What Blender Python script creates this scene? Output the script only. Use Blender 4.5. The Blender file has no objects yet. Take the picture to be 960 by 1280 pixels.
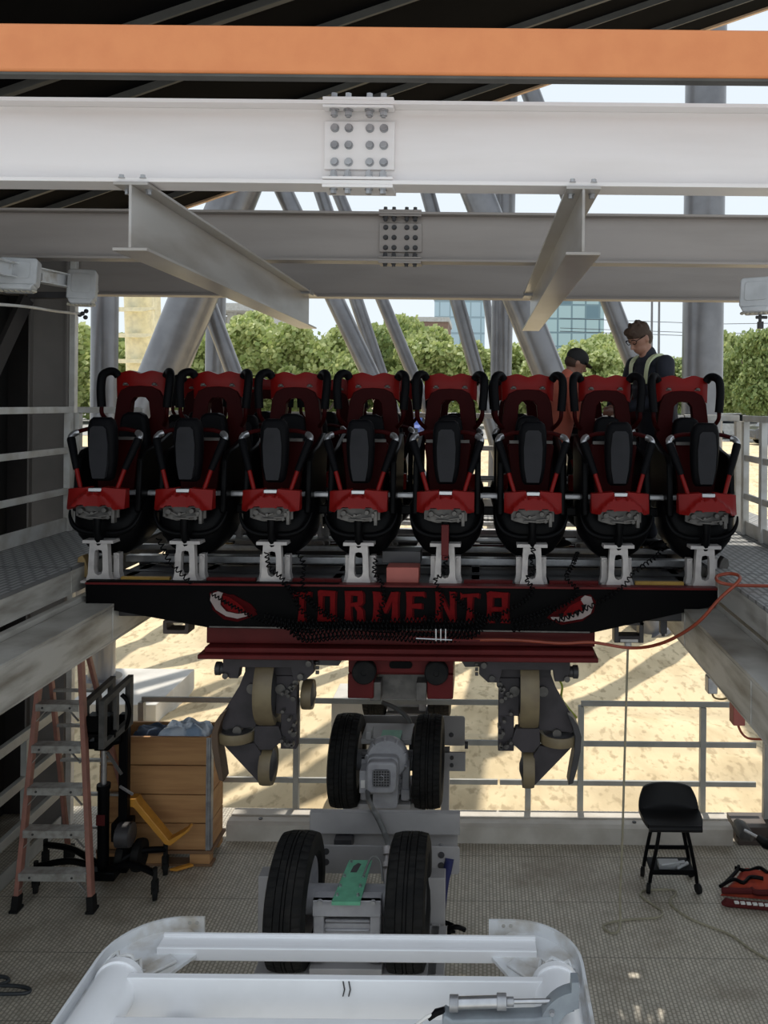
import bpy, math, random
from mathutils import Vector, Matrix
random.seed(7)
PI = math.pi
scn = bpy.context.scene
COL = scn.collection

# ------------------------------------------------------------------ camera, world, sun, exposure
FPX = 1000.0          # focal length in pixels for a 960x1280 frame
CZ = 3.73             # camera height above the lower floor
ROLL = 0.0096
PX0, PY0 = 600.0, 505.0
cam_d = bpy.data.cameras.new('camera')
cam = bpy.data.objects.new('camera', cam_d); COL.objects.link(cam)
cam_d.sensor_fit = 'VERTICAL'; cam_d.sensor_height = 36.0; cam_d.sensor_width = 27.0
cam_d.lens = 36.0 * FPX / 1280.0
cam_d.shift_x = -(PX0 - 480.0) / 1280.0
cam_d.shift_y = -(640.0 - PY0) / 1280.0
cam_d.clip_start = 0.05; cam_d.clip_end = 900
cam.matrix_world = Matrix.Translation((0, 0, CZ)) @ Matrix.Rotation(PI/2, 4, 'X') @ Matrix.Rotation(ROLL, 4, 'Z')
scn.camera = cam

world = bpy.data.worlds.new('sky'); scn.world = world; world.use_nodes = True
wn = world.node_tree; wn.nodes.clear()
w_out = wn.nodes.new('ShaderNodeOutputWorld'); w_bg = wn.nodes.new('ShaderNodeBackground')
w_tc = wn.nodes.new('ShaderNodeTexCoord'); w_sep = wn.nodes.new('ShaderNodeSeparateXYZ'); w_rmp = wn.nodes.new('ShaderNodeValToRGB')
wn.links.new(w_tc.outputs['Generated'], w_sep.inputs[0]); wn.links.new(w_sep.outputs['Z'], w_rmp.inputs[0])
wn.links.new(w_rmp.outputs[0], w_bg.inputs[0]); wn.links.new(w_bg.outputs[0], w_out.inputs[0])
w_rmp.color_ramp.elements[0].position = 0.0; w_rmp.color_ramp.elements[0].color = (0.82, 0.90, 0.95, 1)
w_rmp.color_ramp.elements[1].position = 0.75; w_rmp.color_ramp.elements[1].color = (0.74, 0.82, 0.92, 1)
w_bg.inputs[1].default_value = 1.08
sun_d = bpy.data.lights.new('sun', 'SUN'); sun_d.energy = 4.2; sun_d.angle = 0.009; sun_d.color = (1.0, 0.94, 0.84)
sun = bpy.data.objects.new('sun', sun_d); COL.objects.link(sun)
SUN_EL = math.radians(61); SUN_AZ = math.radians(5)       # azimuth measured from +Y towards +X
sdir = Vector((math.sin(SUN_AZ)*math.cos(SUN_EL), math.cos(SUN_AZ)*math.cos(SUN_EL), math.sin(SUN_EL)))
sun.rotation_euler = sdir.to_track_quat('Z', 'Y').to_euler(); sun.location = (0, 30, 40)
scn.view_settings.view_transform = 'Standard'; scn.view_settings.look = 'None'
scn.view_settings.exposure = 0.0; scn.view_settings.gamma = 1.0; scn.view_settings.use_curve_mapping = False
try:
    scn.cycles.max_bounces = 8; scn.cycles.diffuse_bounces = 4
except Exception: pass

def W(px, py, D):
    """photo pixel seen at distance D along the track axis -> world point"""
    dx, dy = px - PX0, py - PY0
    x = dx + dy*ROLL; y = dy - dx*ROLL
    return Vector((x*D/FPX, D, CZ - y*D/FPX))

# ------------------------------------------------------------------ materials
def nd(nt, t, **kw):
    n = nt.nodes.new(t)
    for k, v in kw.items(): setattr(n, k, v)
    return n
def mat(name, col, rough=0.5, metal=0.0, col2=None, nscale=6.0, nlo=0.4, nhi=0.65, bump=0.0, bscale=40.0, stretch=(1,1,1), coat=0.0, spec=0.5):
    m = bpy.data.materials.new(name); m.use_nodes = True
    nt = m.node_tree; b = nt.nodes['Principled BSDF']
    b.inputs['Base Color'].default_value = (*col, 1); b.inputs['Roughness'].default_value = rough; b.inputs['Metallic'].default_value = metal
    b.inputs['Coat Weight'].default_value = coat; b.inputs['Specular IOR Level'].default_value = spec
    tc = nd(nt, 'ShaderNodeTexCoord'); mp = nd(nt, 'ShaderNodeMapping'); mp.inputs['Scale'].default_value = stretch
    nt.links.new(tc.outputs['Object'], mp.inputs[0])
    c2 = col2 if col2 else tuple(c*0.82 for c in col)
    n = nd(nt, 'ShaderNodeTexNoise'); n.inputs['Scale'].default_value = nscale; n.inputs['Detail'].default_value = 6
    r = nd(nt, 'ShaderNodeValToRGB'); r.color_ramp.elements[0].position = nlo; r.color_ramp.elements[1].position = nhi
    r.color_ramp.elements[0].color = (*col, 1); r.color_ramp.elements[1].color = (*c2, 1)
    nt.links.new(mp.outputs[0], n.inputs['Vector']); nt.links.new(n.outputs['Fac'], r.inputs[0]); nt.links.new(r.outputs[0], b.inputs['Base Color'])
    if bump > 0:
        n2 = nd(nt, 'ShaderNodeTexNoise'); n2.inputs['Scale'].default_value = bscale; n2.inputs['Detail'].default_value = 4
        bp = nd(nt, 'ShaderNodeBump'); bp.inputs['Strength'].default_value = bump; bp.inputs['Distance'].default_value = 0.01
        nt.links.new(mp.outputs[0], n2.inputs['Vector']); nt.links.new(n2.outputs['Fac'], bp.inputs['Height']); nt.links.new(bp.outputs[0], b.inputs['Normal'])
    return m

def math_n(nt, op, a, b=None, c=None):
    n = nd(nt, 'ShaderNodeMath', operation=op)
    for i, v in enumerate((a, b, c)):
        if v is None: continue
        if isinstance(v, (int, float)): n.inputs[i].default_value = v
        else: nt.links.new(v, n.inputs[i])
    return n.outputs[0]
def mixc(nt, f, a, b):
    n = nd(nt, 'ShaderNodeMix', data_type='RGBA')
    for k, v in ((0, f), (6, a), (7, b)):
        if isinstance(v, (int, float)): n.inputs[k].default_value = v
        elif isinstance(v, tuple): n.inputs[k].default_value = (*v, 1)
        else: nt.links.new(v, n.inputs[k])
    return n.outputs[2]

def floor_mat(name, px, py, light, dark, stain, gap=0.45, panel=0.6, skew=0.0):
    """steel anti-slip grating: raised dashes in rows, panel seams, rust and dirt stains"""
    m = bpy.data.materials.new(name); m.use_nodes = True
    nt = m.node_tree; b = nt.nodes['Principled BSDF']; b.inputs['Roughness'].default_value = 0.55
    tc = nd(nt, 'ShaderNodeTexCoord'); sp = nd(nt, 'ShaderNodeSeparateXYZ'); nt.links.new(tc.outputs['Object'], sp.inputs[0])
    X, Y = sp.outputs['X'], sp.outputs['Y']
    fx = math_n(nt, 'FRACT', math_n(nt, 'DIVIDE', X, px)); row = math_n(nt, 'FLOOR', math_n(nt, 'DIVIDE', X, px))
    off = math_n(nt, 'MULTIPLY', row, 0.5)
    fy = math_n(nt, 'FRACT', math_n(nt, 'ADD', math_n(nt, 'DIVIDE', Y, py), off))
    bx = math_n(nt, 'LESS_THAN', math_n(nt, 'ABSOLUTE', math_n(nt, 'SUBTRACT', fx, 0.5)), 0.5 - gap*0.5)
    by = math_n(nt, 'LESS_THAN', math_n(nt, 'ABSOLUTE', math_n(nt, 'SUBTRACT', fy, 0.5)), 0.40)
    k = math_n(nt, 'MULTIPLY', bx, by)
    seam = math_n(nt, 'LESS_THAN', math_n(nt, 'FRACT', math_n(nt, 'DIVIDE', Y, panel)), 0.012)
    n1 = nd(nt, 'ShaderNodeTexNoise'); n1.inputs['Scale'].default_value = 0.9; n1.inputs['Detail'].default_value = 8; n1.inputs['Roughness'].default_value = 0.65
    r1 = nd(nt, 'ShaderNodeValToRGB'); r1.color_ramp.elements[0].position = 0.5; r1.color_ramp.elements[1].position = 0.72
    n2 = nd(nt, 'ShaderNodeTexNoise'); n2.inputs['Scale'].default_value = 7; n2.inputs['Detail'].default_value = 6
    nt.links.new(tc.outputs['Object'], n1.inputs['Vector']); nt.links.new(tc.outputs['Object'], n2.inputs['Vector']); nt.links.new(n1.outputs['Fac'], r1.inputs[0])
    c = mixc(nt, k, dark, light)
    c = mixc(nt, math_n(nt, 'MULTIPLY', r1.outputs[0], 0.75), c, stain)
    c = mixc(nt, math_n(nt, 'MULTIPLY', math_n(nt, 'SUBTRACT', n2.outputs['Fac'], 0.35), 0.8), c, tuple(v*0.5 for v in light))
    c = mixc(nt, math_n(nt, 'MULTIPLY', seam, 0.7), c, tuple(v*0.3 for v in dark))
    nt.links.new(c, b.inputs['Base Color'])
    bp = nd(nt, 'ShaderNodeBump'); bp.inputs['Strength'].default_value = 0.5; bp.inputs['Distance'].default_value = 0.004
    nt.links.new(k, bp.inputs['Height']); nt.links.new(bp.outputs[0], b.inputs['Normal'])
    return m

M = {}
M['floor'] = floor_mat('steel_grating_floor', 0.027, 0.032, (0.64, 0.585, 0.48), (0.31, 0.28, 0.225), (0.17, 0.13, 0.09), gap=0.38)
M['deck'] = floor_mat('tread_plate_deck', 0.042, 0.13, (0.34, 0.34, 0.33), (0.12, 0.12, 0.12), (0.20, 0.18, 0.16), gap=0.4, panel=1.7)
M['sand'] = mat('sandy_ground', (0.70, 0.57, 0.36), 0.95, col2=(0.50, 0.39, 0.23), nscale=2.2, nlo=0.45, nhi=0.72, bump=1.0, bscale=9.0, stretch=(1, 0.45, 1))
def speckle(m, scale, lo, hi, fac, col, stretch=(1, 1, 1)):
    nt = m.node_tree; b = nt.nodes['Principled BSDF']; src = b.inputs['Base Color'].links[0].from_socket
    tc = nd(nt, 'ShaderNodeTexCoord'); mp = nd(nt, 'ShaderNodeMapping'); mp.inputs['Scale'].default_value = stretch; nt.links.new(tc.outputs['Object'], mp.inputs[0])
    n = nd(nt, 'ShaderNodeTexNoise'); n.inputs['Scale'].default_value = scale; n.inputs['Detail'].default_value = 3; r = nd(nt, 'ShaderNodeValToRGB')
    r.color_ramp.elements[0].position = lo; r.color_ramp.elements[1].position = hi
    nt.links.new(mp.outputs[0], n.inputs['Vector']); nt.links.new(n.outputs['Fac'], r.inputs[0]); nt.links.new(mixc(nt, math_n(nt, 'MULTIPLY', r.outputs[0], fac), src, col), b.inputs['Base Color'])
speckle(M['sand'], 11, .54, .66, .6, (0.30, 0.22, 0.12), (1, .5, 1)); speckle(M['sand'], .8, .52, .7, .45, (0.42, 0.35, 0.24), (.35, 1.2, 1))
speckle(M['floor'], 22, .45, .7, .45, (0.25, 0.22, 0.17), (1, .6, 1)); speckle(M['floor'], 2.2, .55, .68, .5, (0.20, 0.16, 0.11), (.6, 1, 1))
M['asphalt'] = mat('parking_asphalt', (0.34, 0.33, 0.31), 0.9, nscale=0.4)
M['concrete'] = mat('concrete', (0.62, 0.60, 0.56), 0.85, col2=(0.5, 0.48, 0.44), nscale=2.5, bump=0.2)
M['roof'] = mat('black_roof_underside', (0.005, 0.0045, 0.0045), 0.9, nscale=3, spec=0.05)
M['purlin'] = mat('grey_purlin', (0.10, 0.095, 0.085), 0.6, spec=0.2)
M['tan_trim'] = mat('tan_edge_trim', (0.55, 0.36, 0.22), 0.6)
M['orange'] = mat('orange_paint', (0.72, 0.25, 0.085), 0.45, col2=(0.68, 0.225, 0.075), nscale=9, bump=0.05, bscale=120)
M['white'] = mat('white_beam_paint', (0.84, 0.80, 0.785), 0.42, col2=(0.76, 0.715, 0.69), nscale=2.0, nlo=0.45, nhi=0.75, bump=0.05, bscale=90, stretch=(0.4, 1, 3))
M['white2'] = mat('glossy_white_frame_paint', (0.90, 0.90, 0.91), 0.3, col2=(0.78, 0.78, 0.78), nscale=3, nlo=0.5, nhi=0.8)
M['white_dirty'] = mat('scuffed_white_paint', (0.74, 0.75, 0.76), 0.35, col2=(0.45, 0.40, 0.33), nscale=7, nlo=0.5, nhi=0.72)
M['grey_beam'] = mat('grey_beam_paint', (0.36, 0.32, 0.295), 0.45, col2=(0.31, 0.275, 0.25), nscale=2.5, bump=0.05, bscale=90, stretch=(0.4, 1, 3))
M['rail_white'] = mat('white_railing_paint', (0.66, 0.65, 0.62), 0.45, col2=(0.5, 0.47, 0.42), nscale=6)
M['rail_grey'] = mat('grey_railing_paint', (0.42, 0.42, 0.39), 0.5)
M['girder'] = mat('worn_steel_girder', (0.46, 0.44, 0.40), 0.42, col2=(0.17, 0.15, 0.12), nscale=2.2, nlo=0.42, nhi=0.70, stretch=(1, 0.9, 5), bump=0.1)
M['galv'] = mat('galvanised_steel', (0.42, 0.42, 0.43), 0.38, 0.6, col2=(0.30, 0.30, 0.31), nscale=14)
M['steel_dark'] = mat('dark_steel_paint', (0.045, 0.043, 0.046), 0.45, col2=(0.03, 0.028, 0.028), nscale=8)
M['carrier'] = mat('grey_brown_carrier_paint', (0.055, 0.048, 0.052), 0.5, col2=(0.04, 0.036, 0.038), nscale=8, spec=0.25)
M['frame_grey'] = mat('mid_grey_frame_paint', (0.33, 0.315, 0.31), 0.45, col2=(0.28, 0.27, 0.265), nscale=5)
M['gear'] = mat('grey_gearbox_casting', (0.36, 0.355, 0.37), 0.4, col2=(0.29, 0.285, 0.30), nscale=12, bump=0.1)
M['rubber'] = mat('tyre_rubber', (0.010, 0.010, 0.010), 0.7, col2=(0.018, 0.017, 0.016), nscale=10, spec=0.12)
M['black'] = mat('black_moulded_plastic', (0.0035, 0.0035, 0.004), 0.38, nscale=10, spec=0.07)
M['fascia'] = mat('matt_black_fascia_panel', (0.003, 0.0028, 0.003), 0.6, nscale=6, spec=0.05)
M['black_soft'] = mat('black_foam_pad', (0.004, 0.004, 0.005), 0.5, bump=0.15, bscale=300, spec=0.07)
M['pad_face'] = mat('charcoal_pad_face', (0.028, 0.028, 0.031), 0.6, bump=0.2, bscale=300, spec=0.08)
M['red'] = mat('glossy_red_shell', (0.185, 0.0065, 0.0055), 0.35, col2=(0.155, 0.0055, 0.0045), nscale=4, spec=0.15)
M['dark_red'] = mat('dark_red_fibreglass', (0.030, 0.0024, 0.0026), 0.45, nscale=4, spec=0.05)
M['chassis_red'] = mat('chassis_red_paint', (0.10, 0.012, 0.012), 0.42, col2=(0.08, 0.010, 0.010), nscale=5, spec=0.15)
M['letter_red'] = mat('lettering_red', (0.13, 0.005, 0.006), 0.6, nscale=20, spec=0.05)
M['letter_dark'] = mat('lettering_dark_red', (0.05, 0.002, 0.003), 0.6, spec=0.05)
M['eye_white'] = mat('eye_white_vinyl', (0.30, 0.25, 0.235), 0.6, spec=0.15)
M['cast'] = mat('light_cast_aluminium', (0.46, 0.43, 0.41), 0.42, 0.15, col2=(0.38, 0.35, 0.34), nscale=15)
M['silver'] = mat('silver_metal', (0.55, 0.55, 0.56), 0.28, 0.85, nscale=20)
M['mech'] = mat('lock_mechanism_metal', (0.13, 0.12, 0.11), 0.45, 0.4, col2=(0.08, 0.075, 0.07), nscale=14)
M['tan_tyre'] = mat('tan_polyurethane_tyre', (0.20, 0.155, 0.085), 0.5, col2=(0.16, 0.12, 0.07), nscale=9)
M['yellow_strip'] = mat('yellow_ochre_paint', (0.42, 0.25, 0.05), 0.5)
M['green'] = mat('green_coated_plate', (0.13, 0.42, 0.26), 0.45, nscale=20)
M['label_white'] = mat('white_label', (0.75, 0.73, 0.70), 0.5)
M['wood'] = mat('crate_pine_boards', (0.50, 0.27, 0.11), 0.65, col2=(0.34, 0.16, 0.06), nscale=3.0, nlo=0.4, nhi=0.7, stretch=(0.5, 1, 6), bump=0.15)
M['wood_dark'] = mat('pallet_wood', (0.22, 0.12, 0.06), 0.7, nscale=5, stretch=(0.5, 1, 5))
M['ladder'] = mat('faded_red_fibreglass', (0.36, 0.16, 0.12), 0.55, col2=(0.28, 0.13, 0.10), nscale=12)
M['alu'] = mat('worn_aluminium', (0.45, 0.44, 0.41), 0.45, 0.4, col2=(0.30, 0.28, 0.25), nscale=20)
M['jack'] = mat('yellow_orange_jack_paint', (0.62, 0.28, 0.035), 0.45, nscale=10)
M['hose_orange'] = mat('red_orange_hose', (0.30, 0.055, 0.025), 0.45)
M['hose_red'] = mat('dark_red_hose', (0.24, 0.025, 0.025), 0.45)
M['cable_grey'] = mat('grey_cable_sheath', (0.13, 0.13, 0.125), 0.5)
M['cable_pale'] = mat('pale_yellow_grey_cable', (0.34, 0.31, 0.22), 0.5)
M['wall_dark'] = mat('dark_wall_cladding', (0.035, 0.03, 0.028), 0.7, nscale=4)
M['wall_black'] = mat('black_wall_opening', (0.010, 0.009, 0.009), 0.8)
M['wall_grey'] = mat('grey_wall_panel', (0.21, 0.19, 0.175), 0.55, col2=(0.18, 0.165, 0.15), nscale=3)
M['wall_brown'] = mat('brown_wall_panel', (0.16, 0.10, 0.075), 0.6, nscale=3)
M['red_bag'] = mat('red_orange_cloth', (0.45, 0.055, 0.02), 0.8, col2=(0.30, 0.03, 0.015), nscale=12)
M['maroon'] = mat('maroon_cloth', (0.10, 0.015, 0.015), 0.8, spec=0.2)
M['plastic_sheet'] = mat('clear_plastic_sheet', (0.62, 0.70, 0.80), 0.15, col2=(0.30, 0.40, 0.55), nscale=9, nlo=0.4, nhi=0.6, bump=0.4, bscale=14)
M['blue_cloth'] = mat('dark_blue_cloth', (0.05, 0.08, 0.14), 0.8)
M['blue'] = mat('dark_blue_hose', (0.015, 0.02, 0.10), 0.5)
M['cream'] = mat('cream_yellow_track_paint', (0.86, 0.80, 0.56), 0.45)
M['kerb'] = mat('beige_grey_steel_kerb', (0.60, 0.56, 0.50), 0.5, col2=(0.48, 0.44, 0.38), nscale=4)
M['skin'] = mat('skin', (0.34, 0.17, 0.115), 0.5)
M['hair'] = mat('brown_hair', (0.055, 0.028, 0.015), 0.7, bump=0.6, bscale=120)
M['navy'] = mat('navy_jacket_cloth', (0.010, 0.012, 0.022), 0.8)
M['hiviz'] = mat('pale_yellow_reflective_band', (0.62, 0.68, 0.42), 0.5)
M['cap'] = mat('black_cap_cloth', (0.012, 0.012, 0.012), 0.8)
M['coral'] = mat('coral_shirt_cloth', (0.62, 0.16, 0.10), 0.8)
M['car_white'] = mat('white_car_paint', (0.78, 0.78, 0.78), 0.25, coat=0.5)
M['car_blue'] = mat('blue_car_paint', (0.03, 0.07, 0.30), 0.25, coat=0.5)
M['car_grey'] = mat('dark_grey_car_paint', (0.08, 0.08, 0.085), 0.25, coat=0.5)
M['car_glass'] = mat('dark_car_glass', (0.02, 0.025, 0.03), 0.08)
M['bark'] = mat('tree_bark', (0.14, 0.11, 0.08), 0.9)

def column_mat():
    m = mat('glossy_grey_blue_steel_column', (0.20, 0.20, 0.21), 0.28, 0.5, col2=(0.16, 0.16, 0.17), nscale=3)
    return m
M['column'] = column_mat()
def leaf_mat(name, c1, c2):
    m = bpy.data.materials.new(name); m.use_nodes = True
    nt = m.node_tree; b = nt.nodes['Principled BSDF']; b.inputs['Roughness'].default_value = 0.6
    g = nd(nt, 'ShaderNodeNewGeometry'); r = nd(nt, 'ShaderNodeValToRGB')
    r.color_ramp.elements[0].color = (*c1, 1); r.color_ramp.elements[1].color = (*c2, 1)
    nt.links.new(g.outputs['Random Per Island'], r.inputs[0]); nt.links.new(r.outputs[0], b.inputs['Base Color'])
    tr = nd(nt, 'ShaderNodeBsdfTranslucent'); mx = nd(nt, 'ShaderNodeMixShader'); mx.inputs[0].default_value = 0.35
    nt.links.new(r.outputs[0], tr.inputs[0]); nt.links.new(b.outputs[0], mx.inputs[1]); nt.links.new(tr.outputs[0], mx.inputs[2])
    nt.links.new(mx.outputs[0], nt.nodes['Material Output'].inputs[0])
    return m
M['leaf'] = leaf_mat('bright_oak_leaves', (0.28, 0.36, 0.11), (0.58, 0.62, 0.27))
M['leaf2'] = leaf_mat('deep_green_leaves', (0.20, 0.28, 0.09), (0.44, 0.50, 0.20))
def facade_mat(name, pane, frame, dark, sx, sz):
    m = bpy.data.materials.new(name); m.use_nodes = True
    nt = m.node_tree; b = nt.nodes['Principled BSDF']; b.inputs['Roughness'].default_value = 0.3
    tc = nd(nt, 'ShaderNodeTexCoord'); sp = nd(nt, 'ShaderNodeSeparateXYZ'); nt.links.new(tc.outputs['Object'], sp.inputs[0])
    U = math_n(nt, 'ADD', sp.outputs['X'], sp.outputs['Y'])
    fx = math_n(nt, 'LESS_THAN', math_n(nt, 'FRACT', math_n(nt, 'DIVIDE', U, sx)), 0.13)
    fz = math_n(nt, 'LESS_THAN', math_n(nt, 'FRACT', math_n(nt, 'DIVIDE', sp.outputs['Z'], sz)), 0.13)
    k = math_n(nt, 'MAXIMUM', fx, fz)
    cv = nd(nt, 'ShaderNodeCombineXYZ'); nt.links.new(math_n(nt, 'FLOOR', math_n(nt, 'DIVIDE', U, sx)), cv.inputs[0]); nt.links.new(math_n(nt, 'FLOOR', math_n(nt, 'DIVIDE', sp.outputs['Z'], sz)), cv.inputs[1])
    n = nd(nt, 'ShaderNodeTexWhiteNoise'); nt.links.new(cv.outputs[0], n.inputs['Vector'])
    r = nd(nt, 'ShaderNodeValToRGB'); r.color_ramp.interpolation = 'CONSTANT'
    r.color_ramp.elements[0].color = (*pane, 1); r.color_ramp.elements[1].position = 0.80; r.color_ramp.elements[1].color = (*dark, 1)  # random darker panes: reflections painted into the glass colour
    nt.links.new(n.outputs['Value'], r.inputs[0]); nt.links.new(mixc(nt, k, r.outputs[0], frame), b.inputs['Base Color'])
    return m
M['facade'] = facade_mat('pale_green_glass_curtain_wall', (0.46, 0.62, 0.62), (0.20, 0.30, 0.33), (0.16, 0.26, 0.30), 2.6, 2.6)
M['facade2'] = facade_mat('blue_grey_glass_curtain_wall', (0.52, 0.66, 0.72), (0.34, 0.45, 0.50), (0.34, 0.46, 0.52), 2.2, 3.4)

# ------------------------------------------------------------------ mesh builder
class MB:
    def __init__(s): s.v = []; s.f = []
    def add(s, vs, fs):
        n = len(s.v); s.v += [Vector(v) for v in vs]; s.f += [tuple(i+n for i in f) for f in fs]; return s
    def box(s, c, d, rot=None):
        c = Vector(c); hx, hy, hz = d[0]/2, d[1]/2, d[2]/2
        vs = [Vector((x, y, z)) for x in (-hx, hx) for y in (-hy, hy) for z in (-hz, hz)]
        if rot is not None: vs = [rot @ v for v in vs]
        return s.add([c+v for v in vs], [(0,1,3,2), (4,6,7,5), (0,4,5,1), (2,3,7,6), (0,2,6,4), (1,5,7,3)])
    def bx(s, x0, x1, y0, y1, z0, z1):
        return s.box(((x0+x1)/2, (y0+y1)/2, (z0+z1)/2), (abs(x1-x0), abs(y1-y0), abs(z1-z0)))
    def bar(s, p0, p1, w, h, up=(0,0,1)):
        p0, p1 = Vector(p0), Vector(p1); a = (p1-p0); L = a.length; a.normalize(); up = Vector(up)
        sd = a.cross(up)
        if sd.length < 1e-4: sd = a.cross(Vector((1,0,0)))
        sd.normalize(); u = sd.cross(a).normalized()
        vs = []
        for p in (p0, p1):
            for q in ((-1,-1), (1,-1), (1,1), (-1,1)): vs.append(p + sd*q[0]*w/2 + u*q[1]*h/2)
        return s.add(vs, [(3,2,1,0), (4,5,6,7), (0,1,5,4), (1,2,6,5), (2,3,7,6), (3,0,4,7)])
    def tube(s, pts, r, n=8, caps=True, closed=False):
        pts = [Vector(p) for p in pts]; m = len(pts); rs = r if isinstance(r, (list, tuple)) else [r]*m
        t0 = (pts[1]-pts[0]).normalized(); a = t0.orthogonal().normalized(); vs = []; prev = t0
        for i, p in enumerate(pts):
            if closed: t = (pts[(i+1) % m]-pts[i-1])
            else: t = pts[min(i+1, m-1)]-pts[max(i-1, 0)]
            if t.length < 1e-9: t = prev
            t = t.normalized(); a = (a - t*a.dot(t))
            if a.length < 1e-6: a = t.orthogonal()
            a.normalize(); b = t.cross(a); prev = t
            for k in range(n):
                th = 2*PI*k/n; vs.append(p + (a*math.cos(th)+b*math.sin(th))*rs[i])
        fs = []
        for i in range(m if closed else m-1):
            j = (i+1) % m
            for k in range(n): k2 = (k+1) % n; fs.append((i*n+k, i*n+k2, j*n+k2, j*n+k))
        if caps and not closed: fs += [tuple(range(n-1, -1, -1)), tuple((m-1)*n+k for k in range(n))]
        return s.add(vs, fs)
    def cyl(s, p0, p1, r, r1=None, n=20): return s.tube([p0, p1], [r, r if r1 is None else r1], n)
    def lathe(s, c, axis, prof, n=32):
        """prof: (radius, offset along axis)"""
        c = Vector(c); ax = Vector(axis).normalized(); a = ax.orthogonal().normalized(); b = ax.cross(a); vs = []; m = len(prof)
        for r, t in prof:
            for k in range(n):
                th = 2*PI*k/n; vs.append(c + ax*t + (a*math.cos(th)+b*math.sin(th))*max(r, 1e-4))
        fs = []
        for i in range(m-1):
            for k in range(n): k2 = (k+1) % n; fs.append((i*n+k, i*n+k2, (i+1)*n+k2, (i+1)*n+k))
        fs += [tuple(range(n-1, -1, -1)), tuple((m-1)*n+k for k in range(n))]
        return s.add(vs, fs)
    def prism(s, poly, fn, d0, d1):
        """poly: 2D points; fn(u, v, d) -> 3D"""
        n = len(poly); vs = [fn(u, v, d0) for u, v in poly] + [fn(u, v, d1) for u, v in poly]
        fs = [tuple(range(n)), tuple(range(2*n-1, n-1, -1))] + [(i, i+n, (i+1) % n+n, (i+1) % n) for i in range(n)]
        return s.add(vs, fs)
    def ring(s, outer, inner, fn, d0, d1, c=None):
        if c is None: c = (sum(p[0] for p in inner)/len(inner), sum(p[1] for p in inner)/len(inner))
        ang = sorted(set([round(math.atan2(p[1]-c[1], p[0]-c[0]), 5) for p in outer+inner] + [round(-PI + 2*PI*i/24 + .01, 5) for i in range(24)]))
        def hit(poly, a):
            dx, dy = math.cos(a), math.sin(a); best = None
            for i in range(len(poly)):
                x1, y1 = poly[i][0]-c[0], poly[i][1]-c[1]; x2, y2 = poly[(i+1) % len(poly)][0]-c[0], poly[(i+1) % len(poly)][1]-c[1]
                ex, ey = x2-x1, y2-y1; den = dx*ey-dy*ex
                if abs(den) < 1e-12: continue
                t = (x1*ey-y1*ex)/den; u = (x1*dy-y1*dx)/den
                if t > 0 and -1e-4 <= u <= 1.0001 and (best is None or t > best): best = t
            best = best or 0
            return (c[0]+dx*best, c[1]+dy*best)
        o = [hit(outer, a) for a in ang]; q = [hit(inner, a) for a in ang]; n = len(ang)
        vs = [fn(u, v, d0) for u, v in o] + [fn(u, v, d0) for u, v in q] + [fn(u, v, d1) for u, v in o] + [fn(u, v, d1) for u, v in q]
        fs = []
        for i in range(n):
            j = (i+1) % n
            fs += [(i, j, n+j, n+i), (2*n+j, 2*n+i, 3*n+i, 3*n+j), (j, i, 2*n+i, 2*n+j), (n+i, n+j, 3*n+j, 3*n+i)]
        return s.add(vs, fs)
    def ell(s, c, r, n=14, m=10, rot=None):
        vs = []; c = Vector(c)
        for i in range(m+1):
            ph = PI*i/m
            for k in range(n):
                th = 2*PI*k/n; v = Vector((r[0]*math.sin(ph)*math.cos(th), r[1]*math.sin(ph)*math.sin(th), r[2]*math.cos(ph)))
                if rot is not None: v = rot @ v
                vs.append(c+v)
        fs = [(i*n+k, (i+1)*n+k, (i+1)*n+(k+1) % n, i*n+(k+1) % n) for i in range(m) for k in range(n)]
        return s.add(vs, fs)
    def ibeam(s, p0, p1, h, bf, tw, tf, up=(0,0,1)):
        p0, p1, up = Vector(p0), Vector(p1), Vector(up)
        s.bar(p0, p1, tw, h-2*tf, up)
        a = (p1-p0).normalized(); sd = a.cross(up).normalized(); u = sd.cross(a).normalized()
        for q in (-1, 1): s.bar(p0+u*q*(h/2-tf/2), p1+u*q*(h/2-tf/2), bf, tf, up)
        return s
    def hexbolt(s, c, axis, r, h):
        c = Vector(c); ax = Vector(axis).normalized()
        s.tube([c, c+ax*h*0.25], r*1.25, 14); s.tube([c+ax*h*0.25, c+ax*h], r, 6); return s
    def build(s, name, m, parent=None, bevel=0.0, smooth=True, ang=38, label=None):
        o_ = Vector((0,0,0)); q = parent
        while q is not None: o_ += q.location; q = q.parent
        me = bpy.data.meshes.new(name); me.from_pydata([tuple(v-o_) for v in s.v], [], s.f); me.materials.append(m if not isinstance(m, str) else M[m])
        me.validate(clean_customdata=False)
        if smooth:
            me.shade_smooth()
            me.set_sharp_from_angle(angle=math.radians(ang))
        me.update()
        o = bpy.data.objects.new(name, me); COL.objects.link(o)
        if parent is not None: o.parent = parent
        if bevel > 0:
            b = o.modifiers.new('bevel', 'BEVEL'); b.width = bevel; b.segments = 2; b.limit_method = 'ANGLE'; b.angle_limit = math.radians(40)
        if label: o['label'] = label
        return o

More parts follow.
